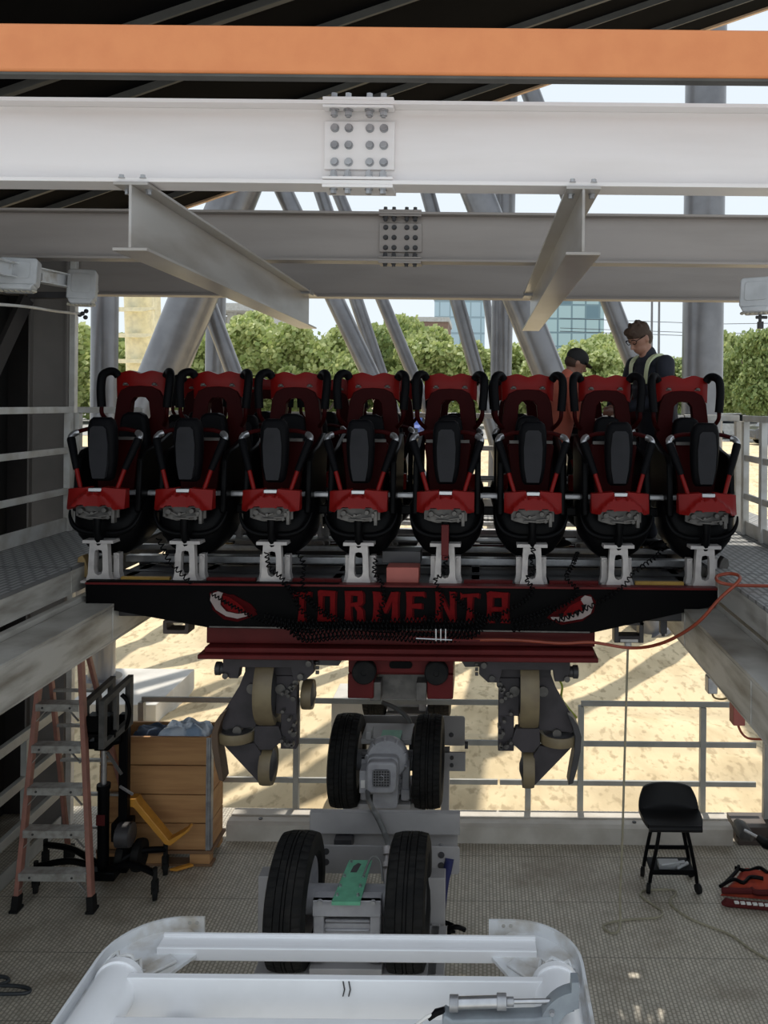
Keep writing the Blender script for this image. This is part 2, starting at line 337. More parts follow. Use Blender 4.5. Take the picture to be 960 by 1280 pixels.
def tag(o, label, cat, group=None, kind=None):
    o['label'] = label; o['category'] = cat
    if group: o['group'] = group
    if kind: o['kind'] = kind
    return o
def struct(o): o['kind'] = 'structure'; return o
def empty(name, loc, label, cat, group=None):
    o = bpy.data.objects.new(name, None); COL.objects.link(o); o.location = loc; o.empty_display_size = 0.1
    return tag(o, label, cat, group)
def kids(o): return [c for c in bpy.data.objects if c.parent == o]
def copy_tree(o, parent=None, table=None):
    table = table if table is not None else {}
    c = o.copy(); COL.objects.link(c)
    if parent is not None: c.parent = parent
    for ch in TREE.get(o.name, []): copy_tree(ch, c)
    return c
TREE = {}
def index_tree():
    TREE.clear()
    for x in bpy.data.objects:
        if x.parent: TREE.setdefault(x.parent.name, []).append(x)
def spline(pts, n=8):
    P = [Vector(p) for p in pts]; out = []
    for i in range(len(P)-1):
        p0, p1, p2, p3 = P[max(i-1, 0)], P[i], P[i+1], P[min(i+2, len(P)-1)]
        for k in range(n):
            t = k/n; out.append(0.5*((2*p1) + (p2-p0)*t + (2*p0-5*p1+4*p2-p3)*t*t + (3*p1-p0-3*p2+p3)*t**3))
    out.append(P[-1]); return out
def XZ(u, v, d): return (u, d, v)      # plane facing the camera
def YZ(u, v, d): return (d, u, v)      # plane seen from the side
def XY(u, v, d): return (u, v, d)
def rrect(x0, x1, y0, y1, r, n=4):
    out = []
    for cx, cy, a0 in ((x1-r, y1-r, 0), (x0+r, y1-r, 90), (x0+r, y0+r, 180), (x1-r, y0+r, 270)):
        for i in range(n+1):
            a = math.radians(a0+90*i/n); out.append((cx+r*math.cos(a), cy+r*math.sin(a)))
    return out
M['yellow_brown'] = mat('worn_brown_guide', (0.30, 0.20, 0.08), 0.5)
M['box_red'] = mat('brick_red_box', (0.36, 0.09, 0.07), 0.5)
M['guard'] = mat('brown_curved_guard', (0.10, 0.06, 0.035), 0.5)
M['yellow_green'] = mat('yellow_green_tube', (0.32, 0.36, 0.05), 0.5)
M['cast_grey'] = mat('bluish_grey_casting', (0.27, 0.30, 0.32), 0.45, col2=(0.22, 0.24, 0.26), nscale=14)
M['black_grey'] = mat('worn_black_paint', (0.05, 0.048, 0.045), 0.5, col2=(0.09, 0.085, 0.08), nscale=12)
M['black_seat'] = mat('black_seat_plastic', (0.012, 0.012, 0.013), 0.4, spec=0.15)
M['silver_dull'] = mat('dull_silver', (0.45, 0.45, 0.45), 0.5, 0.2)
M['carrier_brown'] = mat('dark_brown_paint', (0.08, 0.06, 0.05), 0.55)
M['cable_dark'] = mat('dark_cable_sheath', (0.035, 0.04, 0.045), 0.5)
M['wall_brown2'] = mat('brown_brick_wall', (0.30, 0.19, 0.14), 0.8)
M['hedge_dark'] = mat('dark_green_fence', (0.06, 0.08, 0.06), 0.8)

# ------------------------------------------------------------------ large structure
def hz(h): return CZ - h
# lower floor and ground
struct(MB().bx(-4.25, 4.2, 1.2, 7.35, -0.2, 0.0).build('floor', 'floor', smooth=False))
def ground():
    mb = MB(); nx, ny = 90, 110; ys = []
    for j in range(ny+1):
        t = j/ny; ys.append(7.36 + 0.5*t*40*0.9 + (t**4)*380)
    rnd = random.Random(3)
    def gz(x, y):
        if y > 50: return 1.5
        z = -0.35
        if y > 22: s_ = min(1, (y-22)/22); z += (1.85)*(3*s_*s_-2*s_**3)
        w = max(0, min(1, (24-y)/8)); z += w*(0.035*math.sin(x*1.7+y*2.3)+0.03*math.sin(y*4.1-x*0.9)+0.05*math.sin(y*0.9+x*.25)+rnd.uniform(-.02, .02))
        if y < 9: z = -0.35
        return z
    vs = []; xs = [(-1 + 2*i/nx) for i in range(nx+1)]
    for y in ys:
        wd = 14 + y*1.1
        for u in xs: vs.append((u*wd, y, gz(u*wd, y)))
    fs = [(j*(nx+1)+i, j*(nx+1)+i+1, (j+1)*(nx+1)+i+1, (j+1)*(nx+1)+i) for j in range(ny) for i in range(nx)]
    return mb.add(vs, fs).build('ground', 'sand', ang=80)
struct(ground())
struct(MB().bx(-160, 160, 50.5, 300, 1.42, 1.53).build('parking_lot', 'asphalt', smooth=False))
struct(MB().bx(-8, 8, -9, 1.15, -0.35, -0.2).build('ground_apron', 'concrete', smooth=False))

# roof: one slope rising to the right, its far edge crossing the view
RS = 0.353
def rz(x): return CZ + 3.375 + RS*x
rf = MB(); x0, x1 = -11.0, 6.5
rf.add([(x0, 3.1, rz(x0)), (x1, 3.1, rz(x1)), (x1, 9, rz(x1)), (x0, 9, rz(x0)), (x0, 3.1, rz(x0)+.14), (x1, 3.1, rz(x1)+.14), (x1, 9, rz(x1)+.14), (x0, 9, rz(x0)+.14)],
       [(0,1,2,3), (7,6,5,4), (0,4,5,1), (1,5,6,2), (2,6,7,3), (3,7,4,0)])
roof = struct(rf.build('ceiling', 'roof', smooth=False))
struct(MB().bar((x0, 9.03, rz(x0)+.03), (x1, 9.03, rz(x1)+.03), 0.05, 0.10).build('trim_1', 'tan_trim', smooth=False))
for i, (D, w) in enumerate(((4.6, .05), (5.36, .035), (5.62, .09), (6.2, .05), (7.33, .07), (7.78, .035), (8.5, .04))):
    pb = MB(); pb.bar((x0, D, rz(x0)-.03), (x1, D, rz(x1)-.03), w*.25, .055); pb.bar((x0, D, rz(x0)-.06), (x1, D, rz(x1)-.06), w*.55, .010)
    names = ['first and nearest', 'second', 'third and widest', 'fourth', 'fifth', 'sixth', 'last, by the roof edge']
    tag(pb.build('roof_purlin', 'purlin', smooth=False), 'thin grey purlin under the black roof, %s from the front' % names[i], 'purlin', 'roof purlins')
# side walls
wl = MB(); wl.bx(-4.35, -4.25, 2.2, 7.2, -0.2, 5.0)
struct(wl.build('wall_left', 'wall_black', smooth=False))
struct(MB().bx(4.2, 4.3, 2.6, 7.3, -0.2, 2.6).build('wall_right', 'wall_dark', smooth=False))
struct(MB().bx(-5.2, -3.98, 7.2, 7.3, -0.35, 5.2).build('wall_back', 'wall_dark', smooth=False))
def wall_post(x0, x1, D, z0, z1, m, label):
    mb = MB(); mb.bx(x0, x1, D, D+.12, z0, z1); mb.bx(x0, x0+.015, D-.05, D, z0, z1); mb.bx(x1-.015, x1, D-.05, D, z0, z1)
    tag(mb.build('wall_column', m, smooth=False), label, 'column', 'wall columns at the left')
wall_post(-3.94, -3.60, 7.02, -0.05, 5.15, 'wall_grey', 'broad grey steel wall column beside the white corner post')
wall_post(-4.22, -4.02, 6.4, -0.05, 5.0, 'wall_dark', 'dark narrow wall column left of the black opening')
wall_post(-4.24, -4.06, 5.9, 0.0, 4.6, 'wall_grey', 'grey narrow wall column at the far left edge of the picture')
wall_post(-3.86, -3.78, 5.0, 2.7, 4.6, 'wall_brown', 'brownish wall column at the left edge behind the upper railing')
dg = MB(); dg.bar((-4.2, 5.6, 2.2), (-3.92, 6.9, 4.6), .05, .12)
tag(dg.build('wall_brace', 'wall_dark', smooth=False), 'slanting dark brace leaning against the dark left wall', 'brace')

# upper walkways on both sides of the pit
def deck(side):
    s = -1 if side == 'left' else 1
    a, ag, outer = (2.60, 2.33, 3.6) if side == 'left' else (1.535, 1.32, 2.75)
    if side == 'right': outer = 2.75
    y0, y1 = 1.9, 7.12
    d = MB(); d.bx(s*a, s*outer, y0, 7.45, hz(1.09), hz(1.07)); struct(d.build('walkway_deck_'+side, 'deck', smooth=False))
    f = MB(); f.bx(s*a, s*(a+.012), y0, y1, hz(1.24), hz(1.092))
    for k in range(6): f.bx(s*(a-.004), s*(a+.014), y0+.6+k*.87, y0+.606+k*.87, hz(1.24), hz(1.092))
    struct(f.build('deck_fascia_'+side, 'girder', smooth=False))
    g = MB(); gx = s*ag
    g.bx(gx, gx+s*.30, y0, y1, hz(1.32), hz(1.30)); g.bx(gx, gx+s*.014, y0, y1, hz(1.53), hz(1.32)); g.bx(gx, gx+s*.16, y0, y1, hz(1.545), hz(1.53))
    for k in range(4): g.bx(gx-s*.004, gx+s*.014, 2.6+k*1.25, 2.61+k*1.25, hz(1.53), hz(1.32))
    o = g.build('pit_girder', 'girder', bevel=.003)
    tag(o, 'long scuffed steel channel girder along the %s walkway edge' % side, 'girder', 'pit edge girders')
    p = MB(); p.bx(gx+s*.22, gx+s*(a-ag-.002), y0, y1, hz(1.30), hz(1.265)); p.build('edge_angle', 'girder', o, bevel=.004)
    for yy in (2.6,):
        mb = MB(); mb.bx(gx+s*.05, gx+s*.2, yy, yy+.12, 0, hz(1.545))
        if yy > 5: mb.build('support_post', 'rail_grey', o, bevel=.004)
        else: mb.build('support_post', 'girder', o, bevel=.004)
deck('left'); deck('right')
# far cross walkway behind the train
d = MB(); d.bx(-3.6, 2.75, 7.45, 8.20, hz(1.12), hz(1.07)); struct(d.build('walkway_deck_back', 'deck', smooth=False))
d = MB(); d.bx(-3.6, 2.75, 8.20, 8.24, hz(1.24), hz(1.07)); struct(d.build('deck_fascia_back', 'rail_white', smooth=False))

# ------------------------------------------------------------------ overhead beams
def splice(parent, x, D, z, h, bf, m, bm, back=True):
    y = D; w = .30
    p = MB(); p.bx(x-w/2, x+w/2, y-.024, y-.005, z-h*.29, z+h*.29); p.build('splice_plate', m, parent, bevel=.002)
    for q in (-1, 1):
        p = MB(); p.bx(x-w/2, x+w/2, y-bf/2, y+bf/2, z+q*h/2 + (0 if q > 0 else -.014), z+q*h/2+(.014 if q > 0 else 0))
        p.bx(x-w/2, x+w/2, y-bf/2-.002, y-.02, z+q*(h/2-.026)-.006, z+q*(h/2-.026)+.006)
        p.build('flange_plate', m, parent, bevel=.002)
    cols = (-.105, -.045, .045, .105)
    for cx in cols:
        for r in (-1, 0, 1):
            b = MB(); b.hexbolt((x+cx, y-.024, z+r*h*.205), (0, -1, 0), .015, .018); b.build('bolt', bm, parent)
        for q in (-1, 1):
            b = MB(); zt = z+q*(h/2+.014); b.hexbolt((x+cx, y-bf*.32, zt), (0, 0, q), .014, .022)
            zi = z+q*(h/2-.032); b.hexbolt((x+cx, y-bf*.32, zi), (0, 0, -q), .0165, .026); b.cyl((x+cx, y-bf*.32, zi), (x+cx, y-bf*.32, zi-q*.033), .010, n=8)
            b.build('flange_bolt', bm, parent)
def cross_beam(name, D, ztop, zbot, bf, m, label, x0=-4.6, x1=4.2):
    h = ztop-zbot; z = (ztop+zbot)/2
    mb = MB(); mb.ibeam((x0, D, z), (x1, D, z), h, bf, .010, .017)
    o = mb.build(name, m, smooth=False, bevel=.002); return tag(o, label, 'beam'), z, h
wb, z, h = cross_beam('white_cross_beam', 3.45, CZ+1.28, CZ+.925, .14, 'white', 'large white I-beam crossing the whole picture under the orange beam')
splice(wb, W(448, 180, 3.4).x, 3.45, z, h, .14, 'white', 'galv')
gb, z, h = cross_beam('grey_cross_beam', 5.7, CZ+1.35, CZ+1.0, .14, 'grey_beam', 'grey I-beam behind the white beam, with a black-bolted splice', -6, 5)
splice(gb, W(501, 300, 5.7).x, 5.7, z, h, .14, 'grey_beam', 'steel_dark')
cross_beam('grey_cross_beam', 7.1, CZ+1.30, CZ+.93, .14, 'grey_beam', 'rearmost grey I-beam, lower strip just above the people and trees', -4.6, 5)
ob = MB(); ob.bx(-4, 4, 3.0, 3.045, CZ+1.232, CZ+1.415); o = ob.build('orange_beam', 'orange', bevel=.012)
tag(o, 'orange painted box beam across the top of the picture', 'beam')
MB().bx(-4, 4, 3.005, 3.05, CZ+1.222, CZ+1.2315).build('bottom_lip', 'purlin', o, smooth=False)

def runway(px0, label):
    x = (px0-600)/295; x += 0
    mb = MB(); zt, zb = CZ+.92, CZ+.63
    mb.ibeam((x, 3.36, (zt+zb)/2), (x, 6.85, (zt+zb)/2), zt-zb, .146, .012, .013)
    o = mb.build('hanging_rail_beam', M['runway'], bevel=.002, smooth=False); tag(o, label, 'beam', 'hanging runway beams')
    for q in (-1, 1):
        b = MB(); b.hexbolt((x+q*.045, 3.44, zt-.014), (0, 0, -1), .012, .02); b.hexbolt((x+q*.045, 3.38, zt+.02), (0, 0, 1), .011, .014); b.build('bolt', 'galv', o)
    c = MB(); c.bx(x-.075, x+.075, 6.55, 6.7, zt-.03, zt+.012); c.build('clamp', 'galv', o)
M['runway'] = mat('semi_gloss_grey_runway_paint', (0.42, 0.40, 0.38), 0.28, col2=(0.30, 0.27, 0.24), nscale=2.2, nlo=.42, nhi=.7, stretch=(1, .6, 3))
runway(164, 'grey hanging I-beam running away under the left half of the white beam')
runway(726, 'grey hanging I-beam running away under the right half of the white beam')

# ------------------------------------------------------------------ outside support columns
def column(pts, wpx, D, label, base=-0.4):
    """pts: two pixel points on the axis; extended to ground and up"""
    a, b = W(*pts[0], D), W(*pts[1], D); d = (b-a)
    if d.z < 0: d = -d
    lo = a + d*((base-a.z)/d.z); hi = a + d*((15.0-a.z)/d.z)
    r = wpx*D/FPX/2*math.cos(math.atan2(abs(d.x), d.z))
    mb = MB(); mb.cyl(lo, hi, r, n=28)
    o = mb.build('support_column', 'column'); tag(o, label, 'column', 'coaster support columns')
    f = MB(); f.cyl(lo, lo+d.normalized()*.08, r*1.5, n=28); f.build('base_flange', 'column', o)
    return o
column([(131, 400), (127, 850)], 32, 10.7, 'upright grey steel column standing on the white concrete footing at the left', hz(3.78))
column([(878, 450), (882, 110)], 50, 15.2, 'thick upright grey column at the right, left of the tall tree')
column([(205, 463), (286, 263)], 60, 14.2, 'thick slanting grey column at the left leaning right towards the roof')
column([(264, 390), (291, 462)], 22, 15.0, 'thin slanting grey column crossing right behind the thick leaning one')
column([(269, 450), (270, 380)], 24, 16.5, 'short-looking upright grey column between the two slanting ones at left')
column([(360, 250), (460, 462)], 25, 14.6, 'slanting column left of the centre, leftmost of the three close ones')
column([(404, 250), (474, 462)], 18, 15.6, 'slanting column left of the centre, middle of the three close ones')
column([(426, 250), (515, 465)], 17, 16.4, 'slanting column left of the centre, rightmost of the three close ones')
column([(537, 250), (605, 499)], 19, 15.0, 'narrow slanting column right of the centre splice plate')
column([(628, 379), (631, 240)], 27, 16.0, 'upright grey column right of the centre, behind the leaning ones')
column([(600, 250), (685, 465)], 44, 14.5, 'broad slanting column leading down to the person in a cap')
column([(665, 120), (783, 430)], 26, 15.2, 'slanting column behind the head of the man in the navy jacket')
column([(590, 250), (612, 400)], 10, 17.5, 'very thin slanting column beside the upright one right of centre')
# white concrete footing under the left column
fx = MB(); fx.bx(W(86, 870, 10.0).x, W(197, 870, 10.0).x, 9.95, 11.3, -0.6, hz(3.78)); o = fx.build('concrete_footing', 'concrete', bevel=.01)
tag(o, 'white square concrete footing under the upright left column', 'footing')

# cream coaster track rising at the left
def cream_track():
    D = 26; root = empty('coaster_track', W(172, 505, D), 'cream yellow coaster track rising vertically between the left columns', 'track')
    root.location.z = -0.3; s_ = D/FPX
    cx = lambda t: W(163+8*t, 500, D).x
    zz = [W(170, 500, D).z, W(170, 340, D).z]
    P = [(cx(t), D+1.2*(1-t), -0.3 + t*(zz[1]+.3)) for t in [i/10 for i in range(11)]]
    MB().tube(P, .45, 16).build('spine', 'cream', root)
    for q in (-1, 1): MB().tube([(p[0]+q*.82, p[1]-.55, p[2]) for p in P], .11, 10).build('rail', 'cream', root)
    n = 10
    for i in range(n):
        t = (i+.5)/n; x, y, z = cx(t), D+1.2*(1-t), -0.3+t*(zz[1]+.3)
        mb = MB(); mb.prism([(-.85, -.03), (.85, -.03), (.85, .03), (.42, .10), (-.42, .10), (-.85, .03)], lambda u, v, d: (x+u, y-.6+d, z-v), -.06, .06)
        mb.bx(x-.12, x+.12, y-.6, y-.3, z-.08, z+.03); mb.build('tie', 'cream', root)
cream_track()

# ------------------------------------------------------------------ railings
def railing(name, p0, p1, zb, heights, posts, m, label, group, toe=None, rw=.05, ends=None):
    """p0,p1: plan ends (x,y); zb base height; heights of rails above it; posts: fractions"""
    a, b = Vector((*p0, zb)), Vector((*p1, zb)); root = empty(name, (a+b)/2, label, 'railing', group)
    for i, hh in enumerate(heights):
        u = Vector((0, 0, hh)); MB().bar(a+u, b+u, rw*.6, rw).build('rail', m, root, bevel=.004)
    for t in posts:
        p = a.lerp(b, t); MB().bx(p.x-.025, p.x+.025, p.y-.03, p.y+.03, zb, zb+max(heights)-rw/2).build('post', m, root, bevel=.003)
    if toe:
        MB().bar(a+Vector((0, 0, toe/2+.004)), b+Vector((0, 0, toe/2+.004)), .012, toe).build('toe_board', m, root)
    return root
zd = hz(1.07)
railing('upper_railing', (-3.36, 2.6), (-3.36, 6.60), zd, (.99, .66, .33), (0, .33, .66, .985), 'rail_white', 'white railing with three rails along the left upper walkway', 'upper railings', toe=.11)
railing('upper_railing', (-3.30, 8.15), (2.25, 8.15), zd, (.95, .62, .30), (0, .14, .28, .42, .57, .715, .86, 1), 'rail_white', 'white railing behind the seats across the far walkway', 'upper railings', toe=.10)
railing('upper_railing', (2.23, 6.75), (2.23, 2.9), zd, (.97, .64, .32), (0.01, .12, .3, .5, .75, 1), 'rail_white', 'white railing along the right upper walkway edge', 'upper railings', toe=.11)
rr = railing('upper_railing', (1.75, 6.85), (2.22, 6.85), zd, (.97, .64, .32), (.98,), 'rail_white', 'short white railing beside the last seat at the right corner', 'upper railings')
railing('lower_railing', (-3.6, 2.4), (-3.6, 6.93), 0, (1.06, .70, .35), (.02, .35, .70, .88), 'rail_grey', 'grey railing along the left side of the lower floor behind the ladder', 'lower railings', toe=.12, rw=.075)
railing('lower_railing', (-3.0, 7.16), (.19, 7.16), 0, (1.06, .70, .35), (0, .435), 'rail_grey', 'grey railing behind the crate and the left wheels, looking onto the sand', 'lower railings', rw=.045)
railing('lower_railing', (.93, 7.16), (2.50, 7.16), 0, (1.06, .70, .35), (.0, .695,), 'rail_grey', 'grey railing behind the rolling stool, looking onto the sand', 'lower railings', rw=.045)
railing('lower_railing', (.21, 7.16), (.91, 7.16), 0, (.70, .35), (.36,), 'rail_grey', 'short grey two-bar railing section behind the right wheels', 'lower railings', rw=.045)
railing('upper_railing', (-3.33, 6.63), (-2.80, 6.63), zd, (.99, .66, .33), (.0, .85), 'rail_white', 'short white railing across the left corner beside the first seat', 'upper railings')
# corner posts
c = MB(); c.bx(-3.60, -3.55, 7.0, 7.06, 0, 5.05); tag(c.build('corner_post', 'rail_white', bevel=.004), 'tall narrow white corner post at the left, lit by daylight', 'post')
c = MB(); c.bx(2.52, 2.58, 7.0, 7.06, 0, hz(1.1)); c.bx(2.58, 2.9, 7.02, 7.08, 0, hz(1.1)); tag(c.build('corner_post', 'rail_grey', bevel=.004), 'grey corner post under the right girder at the end of the lower railing', 'post')

# long white kerb beam on the lower floor
k = MB(); prof = [(6.79, .0), (6.79, .135), (6.83, .150), (6.90, .150), (6.905, .138), (6.935, .138), (6.94, .15), (7.05, .15), (7.05, 0)]
kb = MB(); kb.prism(prof, lambda u, v, d: (d, u, v), W(283, 1040, 6.8).x, W(916, 1040, 6.8).x)
o = kb.build('kerb_beam', 'kerb', smooth=False); tag(o, 'long low pale steel kerb beam along the back of the lower floor', 'beam')
for px in (327, 440, 792): MB().cyl((W(px, 1024, 6.9).x, 6.87, .148), (W(px, 1024, 6.9).x, 6.87, .156), .018, n=12).build('bolt_hole_plug', 'steel_dark', o)

# white cabinet beyond the railing
wc = MB(); a = W(414, 900, 8.2); wc.bx(a.x, a.x+.62, 8.2, 8.7, -0.35, hz(3.05)); o = wc.build('ground_cabinet', 'concrete', bevel=.01)
tag(o, 'pale box standing on the sand left of the drive tyres', 'box')

# ------------------------------------------------------------------ roller coaster car with its seats
D0 = 5.26
def SP(dx, py, D): return (dx*D/FPX, D-D0, CZ-(py-PY0)*D/FPX)
def make_seat(root, x):
    """one seat of the front car, built at distance D0 with its centre at x; returns the seat part"""
    def P(dx, py, D): v = SP(dx, py, D); return Vector((v[0]+x, v[1]+D0, v[2]))
    def poly(pts, D, y0, y1, mb=None):
        mb = mb or MB(); q = [P(a, b, D) for a, b in pts]
        return mb.prism([(p.x, p.z) for p in q], XZ, y0, y1)
    def mir(pts): return pts + [(-a, b) for a, b in reversed(pts)]
    # seat shell: rounded bowl
    mb = MB(); secs = [(636, .235, .05, .42), (645, .252, .0, .46), (660, .247, -.02, .47), (675, .222, -.01, .44), (690, .165, .03, .38), (699, .105, .08, .30), (703, .04, .12, .22)]
    vs = []; n = 28
    for py, w, y0, y1 in secs:
        z = CZ-(py-PY0)*D0/FPX; cy = D0+(y0+y1)/2; ry = (y1-y0)/2
        for k in range(n):
            th = 2*PI*k/n; cx, sy = math.cos(th), math.sin(th)
            vs.append((x + w*math.copysign(abs(cx)**.6, cx), cy + ry*math.copysign(abs(sy)**.6, sy), z + (.045*abs(cx)**2 if py < 650 else 0)))
    fs = [(i*n+k, i*n+(k+1) % n, (i+1)*n+(k+1) % n, (i+1)*n+k) for i in range(len(secs)-1) for k in range(n)] + [tuple(range(n-1, -1, -1)), tuple((len(secs)-1)*n+k for k in range(n))]
    mb.add(vs, fs)
    seat = mb.build('seat', 'black', root, ang=60)
    # bolsters and cushion
    for s in (-1, 1):
        mb = MB(); pr = [(0.02, 640), (0.05, 576), (.12, 566), (.30, 560), (.56, 545), (.62, 560), (.55, 640)]
        q = [(D0+a, CZ-(b-PY0)*.00545) for a, b in pr]
        mb.prism(q, YZ, x+s*.185, x+s*.225)
        mb.build('side_bolster', 'black', seat, bevel=.012)
    mb = MB(); q = [P(a, b, 5.8) for a, b in ((-15, 528), (-13, 522), (-6, 519), (6, 519), (13, 522), (15, 528), (24, 600), (26, 640), (-26, 640), (-24, 600))]
    mb.prism([(p.x, p.z) for p in q], XZ, 5.66, 5.76); mb.build('cushion', 'black_soft', seat, bevel=.02)
    # dark red rear shell with arch opening
    mb = MB(); o = [P(a, b, 5.8) for a, b in mir([(0, 486), (14, 487), (24, 492), (29, 503), (32, 528), (33, 545), (26, 575)])]; i = [P(a, b, 5.8) for a, b in mir([(0, 500), (7, 501), (11, 506), (13, 524), (12, 527)])]
    mb.ring([(p.x, p.z) for p in o], [(p.x, p.z) for p in i], XZ, 5.79, 5.86); mb.build('back_shell', 'dark_red', seat, bevel=.01)
    # headrest
    mb = MB(); g = []
    top = lambda u: 470 - 3.0*math.exp(-((abs(u)-.42)/.25)**2) + 1.0*math.exp(-(u/.12)**2) - .6*(abs(u) > .9)
    bot = lambda u: 491 + 10.5*abs(u)**2.0
    nx, nz = 24, 5; vs = []
    for yy in (0, 1):
        for j in range(nz+1):
            for i2 in range(nx+1):
                u = -1+2*i2/nx; t = j/nz; py = top(u)*(1-t)+bot(u)*t
                p = P(33*u*(1-.03*t), py, 5.8); y = 5.80 + .035*abs(u)**2.5 - .010*math.sin(PI*t)*(1-abs(u)**4) if yy == 0 else 5.86+.02*abs(u)**2
                vs.append((p.x, y, p.z))
    N = (nx+1)*(nz+1); fs = []
    for j in range(nz):
        for i2 in range(nx):
            a = j*(nx+1)+i2; fs.append((a, a+1, a+nx+2, a+nx+1)); fs.append((N+a+1, N+a, N+a+nx+1, N+a+nx+2))
    for i2 in range(nx):
        fs.append((i2+1, i2, N+i2, N+i2+1)); a = nz*(nx+1)+i2; fs.append((a, a+1, N+a+1, N+a))
    for j in range(nz):
        a = j*(nx+1); fs.append((a, a+nx+1, N+a+nx+1, N+a)); a += nx; fs.append((a+nx+1, a, N+a, N+a+nx+1))
    mb.add(vs, fs); mb.build('headrest', 'red', seat, ang=50)
    for s in (-1, 1):
        p = P(s*18, 484, 5.8); mb = MB(); mb.ell((p.x, 5.785, p.z), (.017, .012, .010)); mb.bx(p.x-.02, p.x+.02, 5.792, 5.797, p.z-.011, p.z-.004)
        mb.build('headrest_bolt', 'mech', seat)
        # shoulder loop: black sleeve and thin dark bar
        pts = [P(s*30, 474, 5.83), P(s*34, 469, 5.80), P(s*39, 469, 5.74), P(s*42.5, 474, 5.70), P(s*43, 486, 5.68), P(s*42, 500, 5.68), P(s*41, 513, 5.68)]
        for q in range(len(pts)): pts[q].y = (5.83, 5.81, 5.77, 5.73, 5.71, 5.70, 5.70)[q]
        MB().tube(spline(pts, 5), .030, 12).build('shoulder_sleeve', 'black_soft', seat)
        pts = [P(s*41, 512, 5.70), P(s*40.5, 521, 5.70), P(s*37, 529, 5.74), P(s*31, 535, 5.79)]
        MB().tube(spline(pts, 5), .015, 8).build('loop_bar', 'dark_red', seat)
    # restraint: black pad, arms
    mb = MB(); mb2 = MB(); sec = [(526, .055, .03), (530, .078, .045), (540, .090, .055), (560, .092, .055), (580, .087, .05), (596, .074, .045), (603, .064, .038), (606, .05, .02)]
    vs = []; n = 20
    for k2, (py, w, t) in enumerate(sec):
        p = P(0, py, 5.2)
        yc = 5.22 + (py-526)/80*.03
        for k in range(n):
            th = 2*PI*k/n; cx, sy = math.cos(th), math.sin(th)
            vs.append((x+w*math.copysign(abs(cx)**.5, cx), yc+t*math.copysign(abs(sy)**.7, sy), p.z))
    fs = [(i*n+k, i*n+(k+1) % n, (i+1)*n+(k+1) % n, (i+1)*n+k) for i in range(len(sec)-1) for k in range(n)] + [tuple(range(n-1, -1, -1)), tuple((len(sec)-1)*n+k for k in range(n))]
    mb.add(vs, fs); mb.build('restraint_pad', 'black_soft', seat, ang=60)
    pf = [(-9, 541), (-6, 538), (6, 538), (9, 541), (11, 560), (10, 585), (7, 602), (-7, 602), (-10, 585), (-11, 560)]
    mb = MB(); q = [P(a, b, 5.17) for a, b in pf]; vs = [(p.x, 5.154 + (CZ-.17-p.z)*.045, p.z) for p in q] + [(p.x, 5.19+(CZ-.17-p.z)*.045, p.z) for p in q]
    m_ = len(q); mb.add(vs, [tuple(range(m_))]+[(i, (i+1) % m_, m_+(i+1) % m_, m_+i) for i in range(m_)]); mb.build('pad_face', 'pad_face', seat, bevel=.004)
    for s in (-1, 1):
        pts = [P(s*10, 541, 5.26), P(s*24, 541, 5.27), P(s*36, 544, 5.28), P(s*41, 547, 5.28)]
        for q in pts: q.y = 5.30
        MB().tube(spline(pts, 4), .014, 8).build('restraint_crossbar', 'dark_red', seat)
        e = [P(s*37, 545, 5.28), P(s*41, 547, 5.26), P(s*43, 551, 5.25), P(s*42, 556, 5.25)]
        for q, yy in zip(e, (5.30, 5.285, 5.265, 5.255)): q.y = yy
        MB().tube(spline(e, 4), .021, 10).build('arm_elbow', 'silver', seat)
        a, b, c = P(s*42.5, 552, 5.25), P(s*30, 591, 5.2), P(s*23, 615, 5.18); a.y, b.y, c.y = 5.255, 5.20, 5.18
        MB().tube([a, a.lerp(b, .06), b], [.024, .027, .021], 12).build('arm_sleeve', 'black_soft', seat)
        MB().cyl(b, c, .014, n=10).build('restraint_arm', 'red', seat)
    # dark red inner back seen around the pad
    mb = MB(); q = [P(a, b, 5.45) for a, b in ((-29, 556), (-24, 552), (24, 552), (29, 556), (25, 590), (22, 620), (-22, 620), (-25, 590))]
    mb.prism([(p.x, p.z) for p in q], XZ, 5.42, 5.46); mb.build('inner_panel', 'dark_red', seat, bevel=.008)
    MB().bar(P(-27, 552, 5.4), P(27, 552, 5.4), .02, .02).build('panel_rail', 'mech', seat)
    # lap cover with V-shaped centre
    nx, nz = 32, 8; vs = []
    def topf(u):
        a = abs(u); return 619.5 if a < .2 else (613.5 + (a-.2)*3.5)
    def botf(u):
        a = abs(u); return 637 - 1*(a < .2) + (-2.5 if .3 < a < .55 else 0) + (3.5 if a > .7 else 0)
    def relief(u, t):
        a = abs(u); v = .5+.5*math.tanh((.58*(t-.15)*1.5+.05 - a + .12)/.05) if a < .95 else 0
        up = math.exp(-((a-.75)/.3)**2)*max(0, t-.2)*.02
        return .030*v + up
    for yy in (0, 1):
        for j in range(nz+1):
            for i2 in range(nx+1):
                u = -1+2*i2/nx; t = j/nz; py = topf(u)*(1-t)+botf(u)*t
                p = P(36*u, py, 5.13); vs.append((p.x, (5.125 - relief(u, t) + .03*abs(u)**4 - .012*t) if yy == 0 else 5.21, p.z))
    N = (nx+1)*(nz+1); fs = []
    for j in range(nz):
        for i2 in range(nx):
            a = j*(nx+1)+i2; fs.append((a, a+1, a+nx+2, a+nx+1)); fs.append((N+a+1, N+a, N+a+nx+1, N+a+nx+2))
    for i2 in range(nx):
        fs.append((i2+1, i2, N+i2, N+i2+1)); a = nz*(nx+1)+i2; fs.append((a, a+1, N+a+1, N+a))
